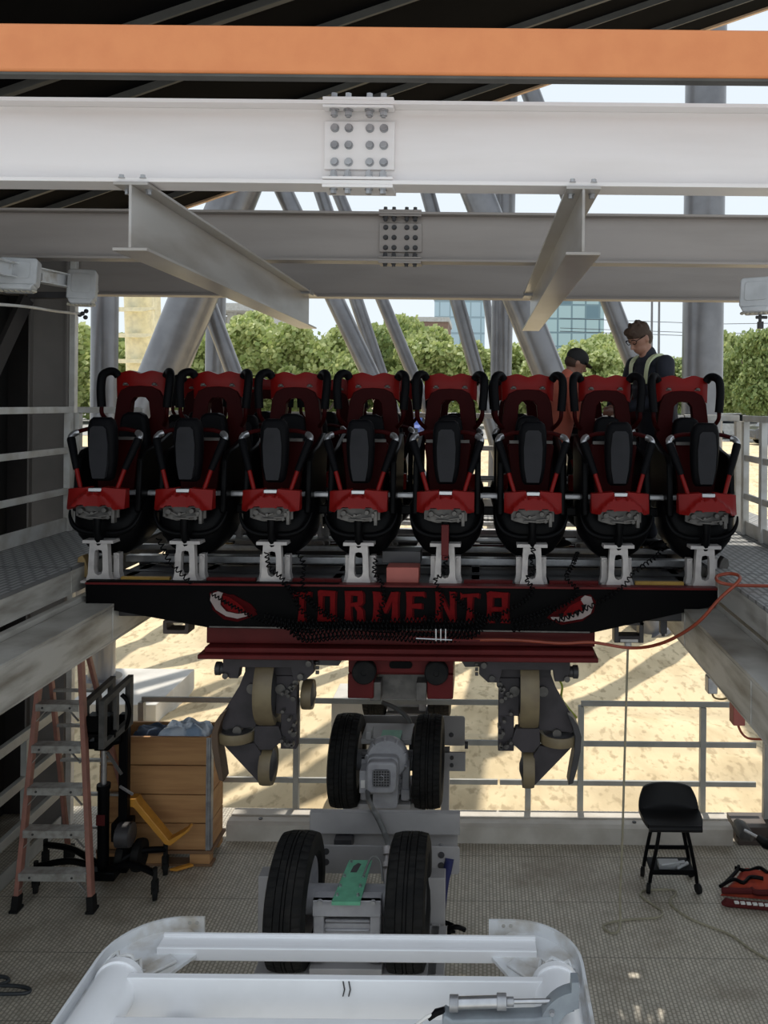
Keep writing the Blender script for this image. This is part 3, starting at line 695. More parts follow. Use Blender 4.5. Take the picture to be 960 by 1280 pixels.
    for j in range(nz):
        a = j*(nx+1); fs.append((a, a+nx+1, N+a+nx+1, N+a)); a += nx; fs.append((a+nx+1, a, N+a, N+a+nx+1))
    MB().add(vs, fs).build('lap_cover', 'red', seat, ang=35)
    p = P(0, 616, 5.13); MB().bx(p.x-.042, p.x+.042, 5.12, 5.17, p.z-.016, p.z+.008).build('latch', 'silver', seat, bevel=.003)
    # lock mechanism
    mb = MB(); q = [P(a, b, 5.14) for a, b in ((-27, 637), (27, 637), (27, 652), (10, 654), (-10, 655), (-22, 652), (-27, 650))]
    mb.prism([(p.x, p.z) for p in q], XZ, 5.16, 5.18)
    for dx, py, r in ((-18, 643, .018), (11, 642, .016), (19, 645, .013), (-4, 646, .011), (16, 651, .012), (-22, 648, .008)):
        p = P(dx, py, 5.14); mb.cyl((p.x, 5.125, p.z), (p.x, 5.17, p.z), r, n=12)
    for a, b in (((-16, 643), (-6, 648)), ((-6, 648), (4, 644)), ((4, 650), (20, 648)), ((-12, 651), (8, 652))):
        mb.bar(P(*a, 5.135), P(*b, 5.135), .012, .010)
    mb.bx(P(20, 640, 5.14).x, P(24, 640, 5.14).x, 5.13, 5.17, P(0, 658, 5.14).z, P(0, 640, 5.14).z)
    mb.build('lock_mechanism', 'mech', seat, bevel=.002)
    # horn-shaped lip ridges in front of the bowl
    for s in (-1, 1):
        pts = [(45, 643, .02), (43, 651, -.0), (37, 661, -.015), (28, 667, -.018), (16, 670, -.018), (5, 670, -.018)]
        tp = []
        for a, b, dy in pts: p = P(s*a, b, 5.26); p.y = 5.26+dy; tp.append(p)
        tp = spline(tp, 4); rs = [.006+.013*math.sin(min(1, i/(len(tp)-1)*1.1)*PI*.55) for i in range(len(tp))]
        MB().tube(tp, rs, 10).build('seat_lip', 'black', seat)
    # crotch strap
    a, b = P(0, 652, 5.17), P(0, 686, 5.17); a.y = 5.165; b.y = 5.21
    MB().tube([a, a.lerp(b, .5)+Vector((0, -.03, 0)), b], [.028, .022, .03], 10).build('strap', 'black', seat)
    # pedestal
    mb = MB(); F = lambda a, b: (P(a, b, 5.2).x, P(a, b, 5.2).z)
    out = [F(a, b) for a, b in mir([(0, 686), (8, 686), (9, 681), (9, 681), (19, 682), (19, 679.5), (5, 679.5)])]
    mb.bx(F(-19, 0)[0], F(19, 0)[0], 5.17, 5.33, F(0, 683)[1], F(0, 679)[1])
    o = [F(a, b) for a, b in mir([(0, 682), (11, 682), (12, 700), (13, 722), (15, 727), (15, 729)])]; i = [F(a, b) for a, b in mir([(0, 691), (4, 692), (5, 696), (5.5, 716), (4, 721), (0, 723)])]
    mb.ring(o, i, XZ, 5.18, 5.23)
    mb.bx(F(-20, 0)[0], F(20, 0)[0], 5.16, 5.32, F(0, 732)[1], F(0, 729)[1])
    for s in (-1, 1):
        mb.prism([F(s*12, 698), F(s*19, 698), F(s*19, 722), F(s*21, 730), F(s*12, 730)], XZ, 5.26, 5.32)
        p = F(s*15.5, 702); mb.cyl((p[0], 5.25, p[1]), (p[0], 5.26, p[1]), .012, n=10)
    mb.bx(F(-12, 0)[0], F(12, 0)[0], 5.28, 5.31, F(0, 730)[1], F(0, 724)[1])
    mb.build('pedestal', 'cast', seat, bevel=.003)
    return seat

SEATX = [-2.462+.5617*i for i in range(8)]
CX = -.495
TZ = hz(1.185)                       # top of the car frame
def make_car(y, front):
    """front: the nearest car, with fascia and wheels"""
    lab = 'front red and black roller coaster car, eight seats above the black fascia with red lettering' if front else 'second roller coaster car, its row of seats directly behind the front row'
    root = empty('coaster_car', (CX, D0, TZ), lab, 'roller coaster car')
    # frame
    mb = MB()
    for yy in (5.20, 5.62, 6.02): mb.bx(CX-2.06, CX+2.06, yy, yy+.07, TZ-.06, TZ-.012)
    for xx in [CX-1.9+.475*i for i in range(9)]: mb.bx(xx-.03, xx+.03, 5.27, 6.02, TZ-.055, TZ-.015)
    mb.build('frame', 'steel_dark', root, bevel=.003)
    mb = MB(); mb.bx(CX-2.0, CX+2.0, 5.66, 5.72, TZ+.045, TZ+.09); mb.bx(CX-2.0, CX+2.0, 5.86, 5.9, TZ+.0, TZ+.06); mb.bx(CX-2.1, CX+2.1, 6.05, 6.09, TZ+.06, TZ+.1)
    mb.build('floor_rail', 'silver', root, bevel=.003)
    mb = MB(); mb.bx(CX-2.1, CX+2.1, 5.40, 5.45, hz(.64), hz(.605)); mb.build('seat_cross_tube', 'galv', root, bevel=.008)
    mb = MB(); mb.bx(CX-2.1, CX+2.1, 5.46, 5.50, hz(.76), hz(.70)); mb.build('seat_cross_tube', 'black', root, bevel=.008)
    for i in range(8):
        if i not in (3,):
            s_ = SEATX[i] if i < 7 else None
            if s_ is None: continue
            mm = 'yellow_strip' if i in (0, 6) else 'chassis_red'
            mb = MB(); mb.bx(s_+.12, s_+.44, 5.24, 5.275, TZ-.010, TZ+.03); mb.bx(s_+.22, s_+.33, 5.232, 5.24, TZ-.006, TZ+.024); mb.build('frame_spacer', mm, root, bevel=.002)
    return root

def make_front_car():
    root = make_car(0, True)
    for x in SEATX: make_seat(root, x) if x == SEATX[0] else None
    return root

car = make_front_car()
index_tree()
proto = [c for c in TREE[car.name] if c.name.startswith('seat') and not c.name.startswith('seat_')][0]
for i in range(1, 8):
    c = copy_tree(proto, car); c.location = proto.location + Vector((SEATX[i]-SEATX[0], 0, 0))
# red strap on the fifth seat
sx5 = SEATX[4]
st = MB(); st.bx(sx5-.024, sx5+.024, 5.105, 5.13, CZ-.97, CZ-.775); st.bx(sx5-.02, sx5+.02, 5.11, 5.125, CZ-1.0, CZ-.97)
fifth = [c for c in bpy.data.objects if c.parent == car and c.name.startswith('seat.') and abs(c.location.x-proto.location.x-4*.5617) < .01][0]
st.build('red_strap', 'chassis_red', fifth, bevel=.003)

# fascia
FD = 5.12
fpts = [(107, 726), (898, 737.5), (898, 754), (890, 758), (737, 792), (262, 785), (107, 757)]
q = [W(a, b, FD) for a, b in fpts]
fas = MB().prism([(p.x, p.z) for p in q], XZ, FD, FD+.06).build('front_fascia', 'fascia', car, bevel=.004)
a, b = W(107, 726, FD), W(898, 737.5, FD)
MB().bx(a.x, b.x, FD-.008, FD+.07, min(a.z, b.z)-.002, min(a.z, b.z)+.012).build('fascia_top_edge', 'chassis_red', fas, bevel=.002)
a, b = W(262, 783, FD), W(737, 790, FD); MB().bar(a+Vector((0, -.006, 0)), b+Vector((0, -.006, 0)), .008, .008).build('fascia_edge_strip', 'mech', fas)
# lettering strokes in a unit cell
def ST(x0, x1, w=None):   # stem with flared foot and head
    return [(x0-.02, 1), (x1+.02, 1), (x1, .9), (x1-.02, .55), (x1, .2), (x1+.05, 0), (x0-.05, 0), (x0+.01, .2), (x0+.03, .55), (x0+.01, .9)]
G = {
 'T': [[(0, 1), (.12, .94), (1, .98), (.97, .80), (.85, .86), (.12, .84), (.02, .74)], [(.36, .88), (.66, .88), (.62, .5), (.68, 0), (.28, 0), (.38, .5)]],
 'O': [ST(.02, .30), ST(.68, .98), [(.02, 1), (.15, 1.03), (.98, 1), (.98, .84), (.02, .84)], [(.02, .14), (.98, .14), (.98, 0), (.02, 0)]],
 'R': [ST(.04, .36), [(.04, 1), (.9, 1), (.98, .9), (.98, .62), (.86, .52), (.3, .48), (.3, .6), (.68, .63), (.70, .84), (.3, .86), (.04, .86)], [(.5, .52), (.82, .5), (.98, .36), (1.02, 0), (.66, 0), (.68, .32)]],
 'M': [ST(.0, .26), ST(.74, 1.0), [(.12, 1), (.28, 1), (.56, .45), (.48, .28), (.14, .86)], [(.88, 1), (.72, 1), (.44, .45), (.52, .28), (.86, .86)]],
 'E': [ST(.02, .36), [(.02, 1), (.98, 1), (1, .8), (.9, .86), (.02, .86)], [(.3, .6), (.85, .62), (.85, .44), (.3, .46)], [(.02, .14), (.9, .14), (1, .24), (1, 0), (.02, 0)]],
 'N': [ST(.0, .28), ST(.72, 1.0), [(.05, 1), (.28, .98), (.92, .12), (.78, .02)]],
 'A': [ST(.0, .30), ST(.72, 1.04), [(.02, .98), (.14, 1.04), (.9, 1.0), (1.0, .84), (.04, .84)], [(.2, .52), (.82, .52), (.82, .38), (.2, .38)]],
 'P': [ST(.04, .36), [(.04, 1), (.9, 1), (.98, .9), (.98, .58), (.86, .46), (.3, .42), (.3, .56), (.68, .59), (.70, .84), (.3, .86), (.04, .86)]],
}
def letter(ch, x0, x1, y0, y1, mtl='letter_red', D=FD):
    mb = MB(); ml = MB(); a, b = W(x0, y1, D), W(x1, y0, D)
    for i, pl in enumerate(G[ch]):
        mb.prism([(a.x+(b.x-a.x)*u, a.z+(b.z-a.z)*v) for u, v in pl], XZ, D-.010-.0012*i, D+.002)
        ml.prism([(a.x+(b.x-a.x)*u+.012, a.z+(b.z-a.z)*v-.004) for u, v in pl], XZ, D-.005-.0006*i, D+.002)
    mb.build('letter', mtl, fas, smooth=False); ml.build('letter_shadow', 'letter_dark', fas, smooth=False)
for ch, x0, x1, dy in (('T', 366, 389, 0), ('O', 397, 420, 0), ('R', 430, 455, 0), ('M', 466, 498, 1), ('E', 507, 531, 1), ('N', 544, 569, 1), ('T', 575, 599, 2), ('A', 608, 634, 2)):
    letter(ch, x0, x1, 738.5+dy, 776+dy)
def vinyl(pts, m, d, name='eye_shape'):
    q = [W(a, b, FD) for a, b in pts]; MB().prism([(p.x, p.z) for p in q], XZ, FD-d, FD+.002).build(name, m, fas, smooth=False)
vinyl([(262, 741), (270, 738), (290, 744), (318, 762), (322, 768), (312, 772), (297, 777), (280, 774), (266, 762)], 'letter_dark', .003, 'eye_surround')
vinyl([(264, 742), (273, 739), (279, 741), (276, 748), (276, 756), (283, 764), (297, 767), (309, 766), (309, 770), (297, 773), (283, 770), (270, 762), (263, 750)], 'eye_white', .006, 'eye_white')
vinyl([(279, 744), (287, 746), (296, 752), (304, 759), (308, 765), (297, 766), (286, 763), (278, 755)], 'letter_red', .007, 'iris')
vinyl([(284, 743), (292, 743), (314, 755), (321, 763), (308, 759), (292, 749)], 'letter_dark', .008, 'eyelid')
vinyl([(683, 772), (700, 758), (725, 745), (738, 743), (745, 752), (742, 765), (728, 776), (702, 781)], 'letter_dark', .003, 'eye_surround')
vinyl([(725, 749), (731, 744), (739, 746), (742, 756), (738, 767), (728, 773), (705, 777), (690, 774), (688, 771), (704, 771), (720, 766), (729, 758)], 'eye_white', .006, 'eye_white')
vinyl([(702, 768), (712, 757), (726, 750), (730, 756), (728, 763), (716, 768), (700, 771)], 'letter_red', .007, 'iris')
vinyl([(688, 768), (700, 757), (722, 747), (727, 749), (712, 757), (700, 767)], 'letter_dark', .008, 'eyelid')
for k, (sx, sy) in enumerate(((701, 771), (711, 770), (721, 767), (729, 760))):
    vinyl([(sx-3, sy-4), (sx+4, sy-5), (sx+1, sy+4)], 'black', .0085, 'eye_notch')
for k, (sx, sy) in enumerate(((281, 752), (290, 758), (299, 763))):
    vinyl([(sx-2, sy-3), (sx+3, sy-1), (sx, sy+4)], 'black', .0085, 'eye_notch')
# small lettering below, mostly hidden by cords
for k, x0 in enumerate((424, 430, 436)):
    q = [W(a, b, 5.2) for a, b in (((x0, 797), (x0+2.2, 797), (x0+4.5, 788), (x0+2.4, 788)))]
# lower red chassis
a, b = W(262, 787, 5.3), W(742, 800, 5.3)
mb = MB(); mb.bx(a.x, b.x, 5.24, 5.75, hz(1.585), hz(1.475)); o = mb.build('chassis_beam', 'chassis_red', car, bevel=.006)
mb = MB(); mb.bx(W(252, 810, 5.2).x, W(746, 810, 5.2).x, 5.12, 5.85, hz(1.652), hz(1.622)); mb.bx(W(258, 810, 5.2).x, W(742, 810, 5.2).x, 5.16, 5.8, hz(1.622), hz(1.587)); mb.build('chassis_ledge', 'chassis_red', car, bevel=.006)
mb = MB(); mb.bx(CX-2.0, CX+2.0, 5.19, 5.9, hz(1.40), hz(1.20)); mb.build('underframe', 'steel_dark', car, bevel=.01)
# buffer box under the centre
zt, zb = hz(1.65), hz(1.93)
mb = MB(); L, R = W(437, 850, 5.3).x, W(567, 850, 5.3).x
mb.bx(L, R, 5.24, 5.30, hz(1.77), zt); mb.bx(L+.03, R-.03, 5.30, 5.5, hz(1.80), hz(1.74))
for s in (0, 1):
    x0 = L if s == 0 else R-.17
    mb.bx(x0, x0+.17, 5.22, 5.6, zb, hz(1.77))
bb = mb.build('buffer_box', 'chassis_red', car, bevel=.008)
cxb = (L+R)/2
MB().prism(rrect(cxb-.075, cxb+.075, hz(1.735), hz(1.69), .02), XZ, 5.232, 5.243).build('slot', 'black', bb)
for s in (-1, 1):
    MB().lathe((cxb+s*.235, 5.24, hz(1.75)), (0, -1, 0), [(.078, 0), (.078, .05), (.070, .058), (.02, .058), (.018, .052)], 28).build('round_buffer', 'rubber', bb)
mb = MB(); mb.bx(cxb-.16, cxb+.16, 5.35, 5.5, hz(1.98), hz(1.80)); mb.bx(cxb-.2, cxb-.13, 5.24, 5.35, hz(1.95), hz(1.83)); mb.bx(cxb+.10, cxb+.17, 5.24, 5.35, hz(1.95), hz(1.83)); mb.build('brake_fin_bracket', 'mech', bb, bevel=.004)
for s in (-1, 1): MB().prism([(cxb+s*.36, zt), (cxb+s*.46, zt), (cxb+s*.60, hz(1.74)), (cxb+s*.42, hz(1.745))], XZ, 5.3, 5.42).build('side_flap', 'steel_dark', bb, bevel=.004)
# hooked guide at each end
for s in (-1, 1):
    pts = [(.0, 0), (-.03, .05), (-.055, .12), (-.05, .17), (-.02, .19), (.0, .15), (.015, .08), (.05, .03), (.10, .0)]
    if s == 1: base = W(900, 724, 5.3); sg = 1
    else: base = W(108, 722, 5.3); sg = -1
    mb = MB(); mb.prism([(base.x - sg*u, base.z+v*.8) for u, v in pts], XZ, 5.28, 5.36); mb.build('end_guide', 'mech' if s == 1 else 'yellow_brown', car, bevel=.006)
# red and dark boxes between pedestals 4 and 5
a = W(483, 728, 5.2); MB().bx(a.x, a.x+.21, 5.19, 5.34, a.z, a.z+.10).build('junction_box', 'box_red', car, bevel=.004)
a = W(476, 706, 5.3); MB().bx(a.x, a.x+.26, 5.36, 5.5, a.z, a.z+.08).build('dark_box', 'steel_dark', car, bevel=.004)

# wheel carriers
def wheel(mb_axis, c, axis, r, w, name_parent):
    t = MB(); t.lathe(c, axis, [(r*.80, -w/2*.8), (r*.97, -w/2), (r, -w*.3), (r, w*.3), (r*.97, w/2), (r*.80, w/2*.8)], 40)
    o = t.build('wheel', 'tan_tyre', name_parent, ang=30)
    h = MB(); h.lathe(c, axis, [(r*.2, -w*.75), (r*.78, -w*.42), (r*.8, -w*.38), (r*.8, w*.38), (r*.78, w*.42), (r*.2, w*.75)], 24); 
    h.build('hub', 'steel_dark', name_parent)
def bogie(s):
    """s=-1 left, +1 right; mirrored about the car centre"""
    c0 = 499.5; D = 5.30
    X = lambda px: ((c0 + (px-c0)*(1 if s < 0 else -1)) - PX0)*D/FPX
    Z = lambda py: CZ-(py-PY0-1.5*(1 if s < 0 else 1))*D/FPX
    P2 = lambda px, py: (X(px), Z(py))
    mb = MB()
    mb.prism([P2(*p) for p in ((284, 818), (396, 818), (397, 842), (386, 852), (372, 852), (368, 836), (305, 836), (303, 850), (292, 850), (284, 840))], XZ, 5.26, 5.34)
    mb.prism([P2(*p) for p in ((284, 818), (396, 818), (397, 842), (305, 850), (284, 840))], XZ, 5.62, 5.68)
    mb.prism([P2(*p) for p in ((306, 848), (321, 850), (321, 918), (278, 921), (277, 903), (299, 866))], XZ, 5.36, 5.40)
    mb.prism([P2(*p) for p in ((280, 941), (320, 938), (327, 950), (327, 990), (322, 985))], XZ, 5.36, 5.40)
    mb.prism([P2(*p) for p in ((320, 915), (350, 915), (356, 932), (342, 945), (327, 945), (319, 935))], XZ, 5.34, 5.42)
    mb.bx(X(306), X(376), 5.36, 5.46, Z(852), Z(840))
    mb.bx(X(346), X(372), 5.35, 5.44, Z(900), Z(852)); mb.bx(X(352), X(372), 5.36, 5.44, Z(945), Z(900))
    body = mb.build('wheel_carrier', 'carrier', car, bevel=.004)
    mb = MB()
    for px, py, r in ((288, 846, .02), (381, 846, .02), (391, 830, .02), (316, 868, .035), (352, 868, .035), (360, 872, .02), (368, 880, .016), (371, 860, .02), (369, 925, .018), (362, 938, .016), (298, 921, .03)):
        MB().cyl((X(px), 5.24 if py < 850 else 5.335, Z(py)), (X(px), 5.40, Z(py)), r, n=10).build('bolt', 'mech', body)
    for py in (826, 832, 838, 844): MB().cyl((X(398), 5.3, Z(py)), (X(402), 5.3, Z(py)), .012, n=8).build('bolt', 'mech', body)
    rr = random.Random(5)
    for k in range(14):
        px, py = 356+rr.uniform(0, 16), 852+rr.uniform(0, 90); MB().cyl((X(px), 5.30, Z(py)), (X(px), 5.36, Z(py)), .012, n=6).build('bolt', 'mech', body)
    mb = MB(); mb.lathe((X(301), 5.3, Z(840)), ((-1 if s < 0 else 1), 0, 0), [(.026, 0), (.026, .05), (.036, .055), (.036, .11), (.044, .115), (.044, .145), (.03, .15)], 18); mb.build('axle_stub', 'steel_dark', body)
    wheel(None, Vector((X(333.5), 5.50, Z(869)-.02)), (1, 0, 0), .27, .125, body)
    wheel(None, Vector((X(294), 5.42, Z(930))), (0, 0, 1), .135, .065, body)
    wheel(None, Vector((X(333), 5.44, Z(972))), (1, 0, 0), .13, .078, body)
    if s < 0:
        wheel(None, Vector((X(381), 5.5, Z(885))), (1, 0, 0), .10, .07, body); wheel(None, Vector((X(358), 5.46, Z(928))), (1, 0, 0), .10, .055, body)
    mb = MB(); pts = [(286, 893), (279, 898), (272, 908), (268, 922), (269, 940), (273, 962), (278, 980), (284, 982), (281, 962), (277, 940), (276, 922), (280, 908)]
    mb.prism([P2(*p) for p in pts], XZ, 5.30, 5.42); mb.build('curved_guard', 'guard' if s < 0 else 'steel_dark', body, bevel=.004)
    if s > 0:
        mb = MB(); q = [(301, 850), (295, 858), (290, 868), (291, 882), (283, 894), (271, 908)]
        pts = [Vector((X(a), 5.44, Z(b))) for a, b in q]; mb.tube(spline(pts, 4), .008, 6); mb.build('yellow_tube', 'yellow_green', body)
bogie(-1); bogie(1)
# second car behind: frame, same seats
car2 = make_car(0, False)
index_tree()
proto = [c for c in TREE[car.name] if c.name == 'seat'][0]
for i in range(8):
    c = copy_tree(proto, car2); c.location = proto.location + Vector((SEATX[i]-SEATX[0], 0, 0))
MB().bx(CX-1.4, CX+1.4, 5.24, 5.9, hz(1.62), hz(1.30)).build('chassis_beam', 'chassis_red', car2, bevel=.006)
MB().bx(CX-2.0, CX+2.0, 5.1, 5.28, hz(1.115), hz(1.10)).build('standing_plate', 'galv', car2, bevel=.002)
MB().bx(CX-2.06, CX+2.06, 5.30, 6.10, TZ-.09, TZ-.075).build('sun_block_plate', 'steel_dark', car2, bevel=.003)  # plate added to stop sun patches reaching the lower floor
car2.location.y += 1.32

# ------------------------------------------------------------------ drive tyres under the train
def tyre(parent, c, r, w, n=132):
    prof = [(r*.62, -w*.40), (r*.70, -w*.50), (r*.86, -w*.52), (r*.965, -w*.46)]
    zones = []
    xs = [-.40, -.27, -.245, -.235, -.09, -.08, -.06, -.05, .05, .06, .08, .09, .235, .245, .27, .40]
    gro = {3: 0}
    tread = [(-.44, 0, 1), (-.24, 0, 1), (-.235, -1, 0), (-.215, -1, 0), (-.21, 0, 2), (-.06, 0, 2), (-.055, -1, 0), (-.035, -1, 0), (-.03, 0, 0), (.03, 0, 0), (.035, -1, 0), (.055, -1, 0), (.06, 0, 3), (.21, 0, 3), (.215, -1, 0), (.235, -1, 0), (.24, 0, 1), (.44, 0, 1)]
    rows = [(p[0], p[1], 0) for p in prof]
    for x, g, z in tread: rows.append((r*(1-.03*(x/.44)**4) - (.011 if g else 0), x*w, z))
    rows += [(p[0], -p[1], 0) for p in reversed(prof)]
    vs = []; c = Vector(c)
    for i, (rr, x, z) in enumerate(rows):
        for k in range(n):
            th = 2*PI*k/n; q = rr
            if z == 1 and (k % 3 == 0): q -= .006
            if z == 2 and ((k + (0 if i % 2 else 2)) % 4 == 0): q -= .006
            if z == 3 and ((k + (2 if i % 2 else 0)) % 4 == 0): q -= .006
            vs.append(c + Vector((x, q*math.cos(th), q*math.sin(th))))
    fs = [(i*n+k, i*n+(k+1) % n, (i+1)*n+(k+1) % n, (i+1)*n+k) for i in range(len(rows)-1) for k in range(n)]
    o = MB().add(vs, fs).build('tyre', 'rubber', parent, ang=25)
    h = MB(); h.lathe(c, (1, 0, 0), [(r*.1, -w*.30), (r*.5, -w*.26), (r*.60, -w*.40), (r*.65, -w*.40), (r*.65, w*.40), (r*.60, w*.40), (r*.5, w*.26), (r*.1, w*.30)], 28)
    for k in range(5):
        a = 2*PI*k/5; h.cyl(c+Vector((-w*.32, .08*math.cos(a), .08*math.sin(a))), c+Vector((w*.32, .08*math.cos(a), .08*math.sin(a))), .012, n=8)
    h.build('rim', 'gear', o); return o
TX, TH = -.675, 2.73
def drive_unit(D, kind, label):
    root = empty('drive_tyre_unit', (TX, D, hz(3.2)), label, 'drive unit', 'drive tyre units')
    zc = hz(TH)
    for s in (-1, 1): tyre(root, (TX+s*.312, D, zc), .335, .205)
    MB().cyl((TX-.30, D, zc), (TX+.30, D, zc), .075, n=24).build('axle', 'gear', root)
    mb = MB(); mb.bx(TX-.135, TX+.135, D-.16, D+.2, hz(2.92), hz(2.76))
    for s in (-1, 1): mb.bx(TX+s*.15-.028, TX+s*.15+.028, D-.19, D-.10, hz(2.95), hz(2.64)); mb.bx(TX+s*.15-.034, TX+s*.15+.034, D-.2, D-.1, hz(2.94), hz(2.86))
    for k in range(5): mb.bx(TX-.12, TX+.12, D-.172, D-.15, hz(2.90-.05*k), hz(2.885-.05*k))
    g = mb.build('gearbox', 'gear', root, bevel=.008)
    mb = MB(); mb.bx(TX-.18, TX+.18, D-.20, D-.17, hz(2.70), hz(2.615)); mb.bx(TX-.18, TX+.18, D-.20, D-.12, hz(2.64), hz(2.615)); mb.bx(TX-.05, TX+.05, D-.12, D+.15, hz(2.66), hz(2.625))
    t = mb.build('mounting_bracket', 'gear', root, bevel=.004)
    for s in (-1, 1): b = MB(); b.hexbolt((TX+s*.14, D-.20, hz(2.62)), (0, -1, 0), .012, .012); b.build('bolt', 'galv', t)
    mb = MB(); mb.bx(TX-.19, TX+.19, D-.22, D+.25, hz(3.0), hz(2.96)); mb.build('base_plate', 'frame_grey', root, bevel=.004)
    if kind != 'motor':
        mb = MB(); R = Matrix.Rotation(math.radians(3), 3, 'X')
        mb.prism([(TX-.075, D-.215), (TX+.075, D-.215), (TX+.085, D+.16), (TX-.045, D+.16)], XY, hz(2.612), hz(2.606)); mb.bx(TX-.075, TX+.075, D-.222, D-.214, hz(2.625), hz(2.606))
        p = mb.build('green_cover_plate', 'green', root, label='green coated cover plate with small bolts')
        for (x, y) in ((-.055, -.17), (.055, -.17), (-.052, -.09), (.055, -.09), (-.045, 0), (.06, 0), (-.03, .14), (.07, .14)):
            b = MB(); b.hexbolt((TX+x, D+y, hz(2.606)), (0, 0, 1), .007, .012); b.build('bolt', 'silver', p)
        MB().prism([(TX-.02, D+.04), (TX+.015, D+.04), (TX+.03, D+.12), (TX+.01, D+.13), (TX-.012, D+.10)], XY, hz(2.606), hz(2.6052)).build('dark_marking', 'steel_dark', p, smooth=False)
        c = spline([(TX+.07, D-.05, hz(2.56)), (TX+.10, D+.02, hz(2.51)), (TX+.15, D, hz(2.52)), (TX+.17, D-.05, hz(2.60))], 6); MB().tube(c, .006, 6).build('wire', 'cable_grey', root)
    else:
        mc = Vector((-.66, 5.83, hz(2.635)))
        mb = MB(); mb.lathe(mc+Vector((0, .10, .02)), (0, -1, 0), [(.13, -.02), (.155, 0), (.155, .05), (.14, .07), (.12, .075)], 36); mb.prism(rrect(-.75, -.57, hz(2.94), hz(2.73), .03), XZ, 5.80, 5.92)
        mo = mb.build('motor', 'gear', root, bevel=.003)
        mb = MB(); cx, cz = mc.x-.02, mc.z-.045; mb.prism(rrect(cx-.108, cx+.108, cz-.118, cz+.108, .045), XZ, 5.72, 5.80); mb.prism(rrect(cx-.115, cx+.115, cz-.125, cz+.115, .045), XZ, 5.79, 5.90)
        fc = mb.build('fan_cover', 'gear', mo, bevel=.014)
        MB().prism(rrect(cx-.063, cx+.063, cz-.065, cz+.06, .022), XZ, 5.716, 5.721).build('grille_back', 'steel_dark', mo)
        mb = MB()
        for k in range(7):
            mb.bx(cx-.058+.0193*k-.002, cx-.058+.0193*k+.002, 5.709, 5.716, cz-.06, cz+.056); mb.bx(cx-.06, cx+.06, 5.709, 5.716, cz-.058+.0188*k-.002, cz-.058+.0188*k+.002)
        mb.tube([(cx+.02*math.cos(a*PI/6), 5.709, cz+.02*math.sin(a*PI/6)) for a in range(12)], .003, 5, closed=True)
        mb.build('fan_grille', 'galv', mo)
        mb = MB()
        for a in (60, 95, 130, 165, 20, -15): mb.box(mc+Vector((.145*math.cos(math.radians(a)), .045, .02+.145*math.sin(math.radians(a)))), (.02, .05, .012), Matrix.Rotation(-math.radians(a), 3, 'Y'))
        mb.build('motor_ribs', 'gear', mo)
        x0 = -.845; mb = MB(); mb.bx(x0, x0+.055, 5.78, 5.90, hz(2.82), hz(2.66)); jb = mb.build('connection_box', 'gear', mo, bevel=.004)
        MB().bx(x0+.01, x0+.042, 5.775, 5.78, hz(2.78), hz(2.725)).build('white_label', 'label_white', jb, smooth=False)
        mb = MB(); mb.prism([(-.72, 5.92), (-.57, 5.92), (-.57, 6.12), (-.72, 6.12)], XY, hz(2.51), hz(2.50)); mb.bx(-.72, -.57, 5.91, 5.92, hz(2.555), hz(2.50)); mb.build('green_cover_plate', 'green', root, label='small green cover plate above the motor')
        mb = MB(); mb.bx(-.87, -.49, 6.0, 6.3, hz(2.56), hz(2.52)); mb.bx(-.83, -.79, 5.98, 6.1, hz(2.52), hz(2.46)); mb.build('top_bracket', 'frame_grey', root, bevel=.004)
    return root
drive_unit(4.40, 'cover', 'nearest pair of black drive tyres around a gearbox with a bright green plate')
du2 = drive_unit(6.12, 'motor', 'middle pair of black drive tyres with a grey motor facing the camera between them')
drive_unit(7.85, 'cover', 'farthest pair of black drive tyres, mostly hidden below the red buffer box')

# steel frame that carries the drive tyres
fr = empty('drive_support_frame', (-.6, 5.0, 0), 'grey steel frame with cross plates carrying the drive tyres above the lower floor', 'steel frame')
def plate_holes(D, x0, x1, h0, h1, holes, name='cross_plate'):
    mb = MB(); mb.prism(rrect(x0, x1, hz(h1), hz(h0), .02), XZ, D, D+.014); o = mb.build(name, 'frame_grey', fr, bevel=.002)
    for hx, hh in holes:
        MB().lathe((hx, D-.001, hz(hh)), (0, -1, 0), [(.020, 0), (.020, .003), (.012, .004)], 16).build('bolt_hole', 'steel_dark', o)
    return o
X5 = lambda px, D: (px-600)*D/1000
mb = MB(); mb.bx(X5(392, 5.05), X5(580, 5.05), 5.05, 5.06, hz(2.725), hz(2.585)); mb.bx(X5(392, 5.05), X5(580, 5.05), 5.05, 5.09, hz(2.595), hz(2.585)); mb.bx(X5(392, 5.05), X5(580, 5.05), 5.05, 5.09, hz(2.725), hz(2.715))
mb.build('channel_beam', 'frame_grey', fr, bevel=.004)
mb = MB(); mb.bx(X5(396, 5.05), X5(577, 5.05), 5.10, 5.11, hz(2.98), hz(2.60)); mb.build('rear_web', 'frame_grey', fr, smooth=False)
plate_holes(4.92, X5(400, 4.92), X5(580, 4.92), 2.725, 2.895, [(X5(413, 4.92), 2.76), (X5(413, 4.92), 2.825), (X5(557, 4.92), 2.775), (X5(557, 4.92), 2.84)])
mb = MB(); mb.bx(X5(422, 4.98), X5(444, 4.98), 5.0, 5.1, hz(2.80), hz(2.735)); mb.build('dark_bracket', 'steel_dark', fr)
mb = MB(); mb.bar((X5(540, 4.98), 4.98, hz(2.80)), (X5(556, 4.98), 4.98, hz(2.745)), .015, .012); mb.bar((X5(556, 4.98), 4.98, hz(2.745)), (X5(574, 4.98), 4.98, hz(2.79)), .015, .012); mb.cyl((X5(398, 4.98), 4.96, hz(2.76)), (X5(398, 4.98), 5.04, hz(2.76)), .02, n=10); mb.bx(X5(392, 5), X5(400, 5), 4.95, 5.0, hz(2.83), hz(2.74)); mb.build('loose_clips', 'galv', fr)
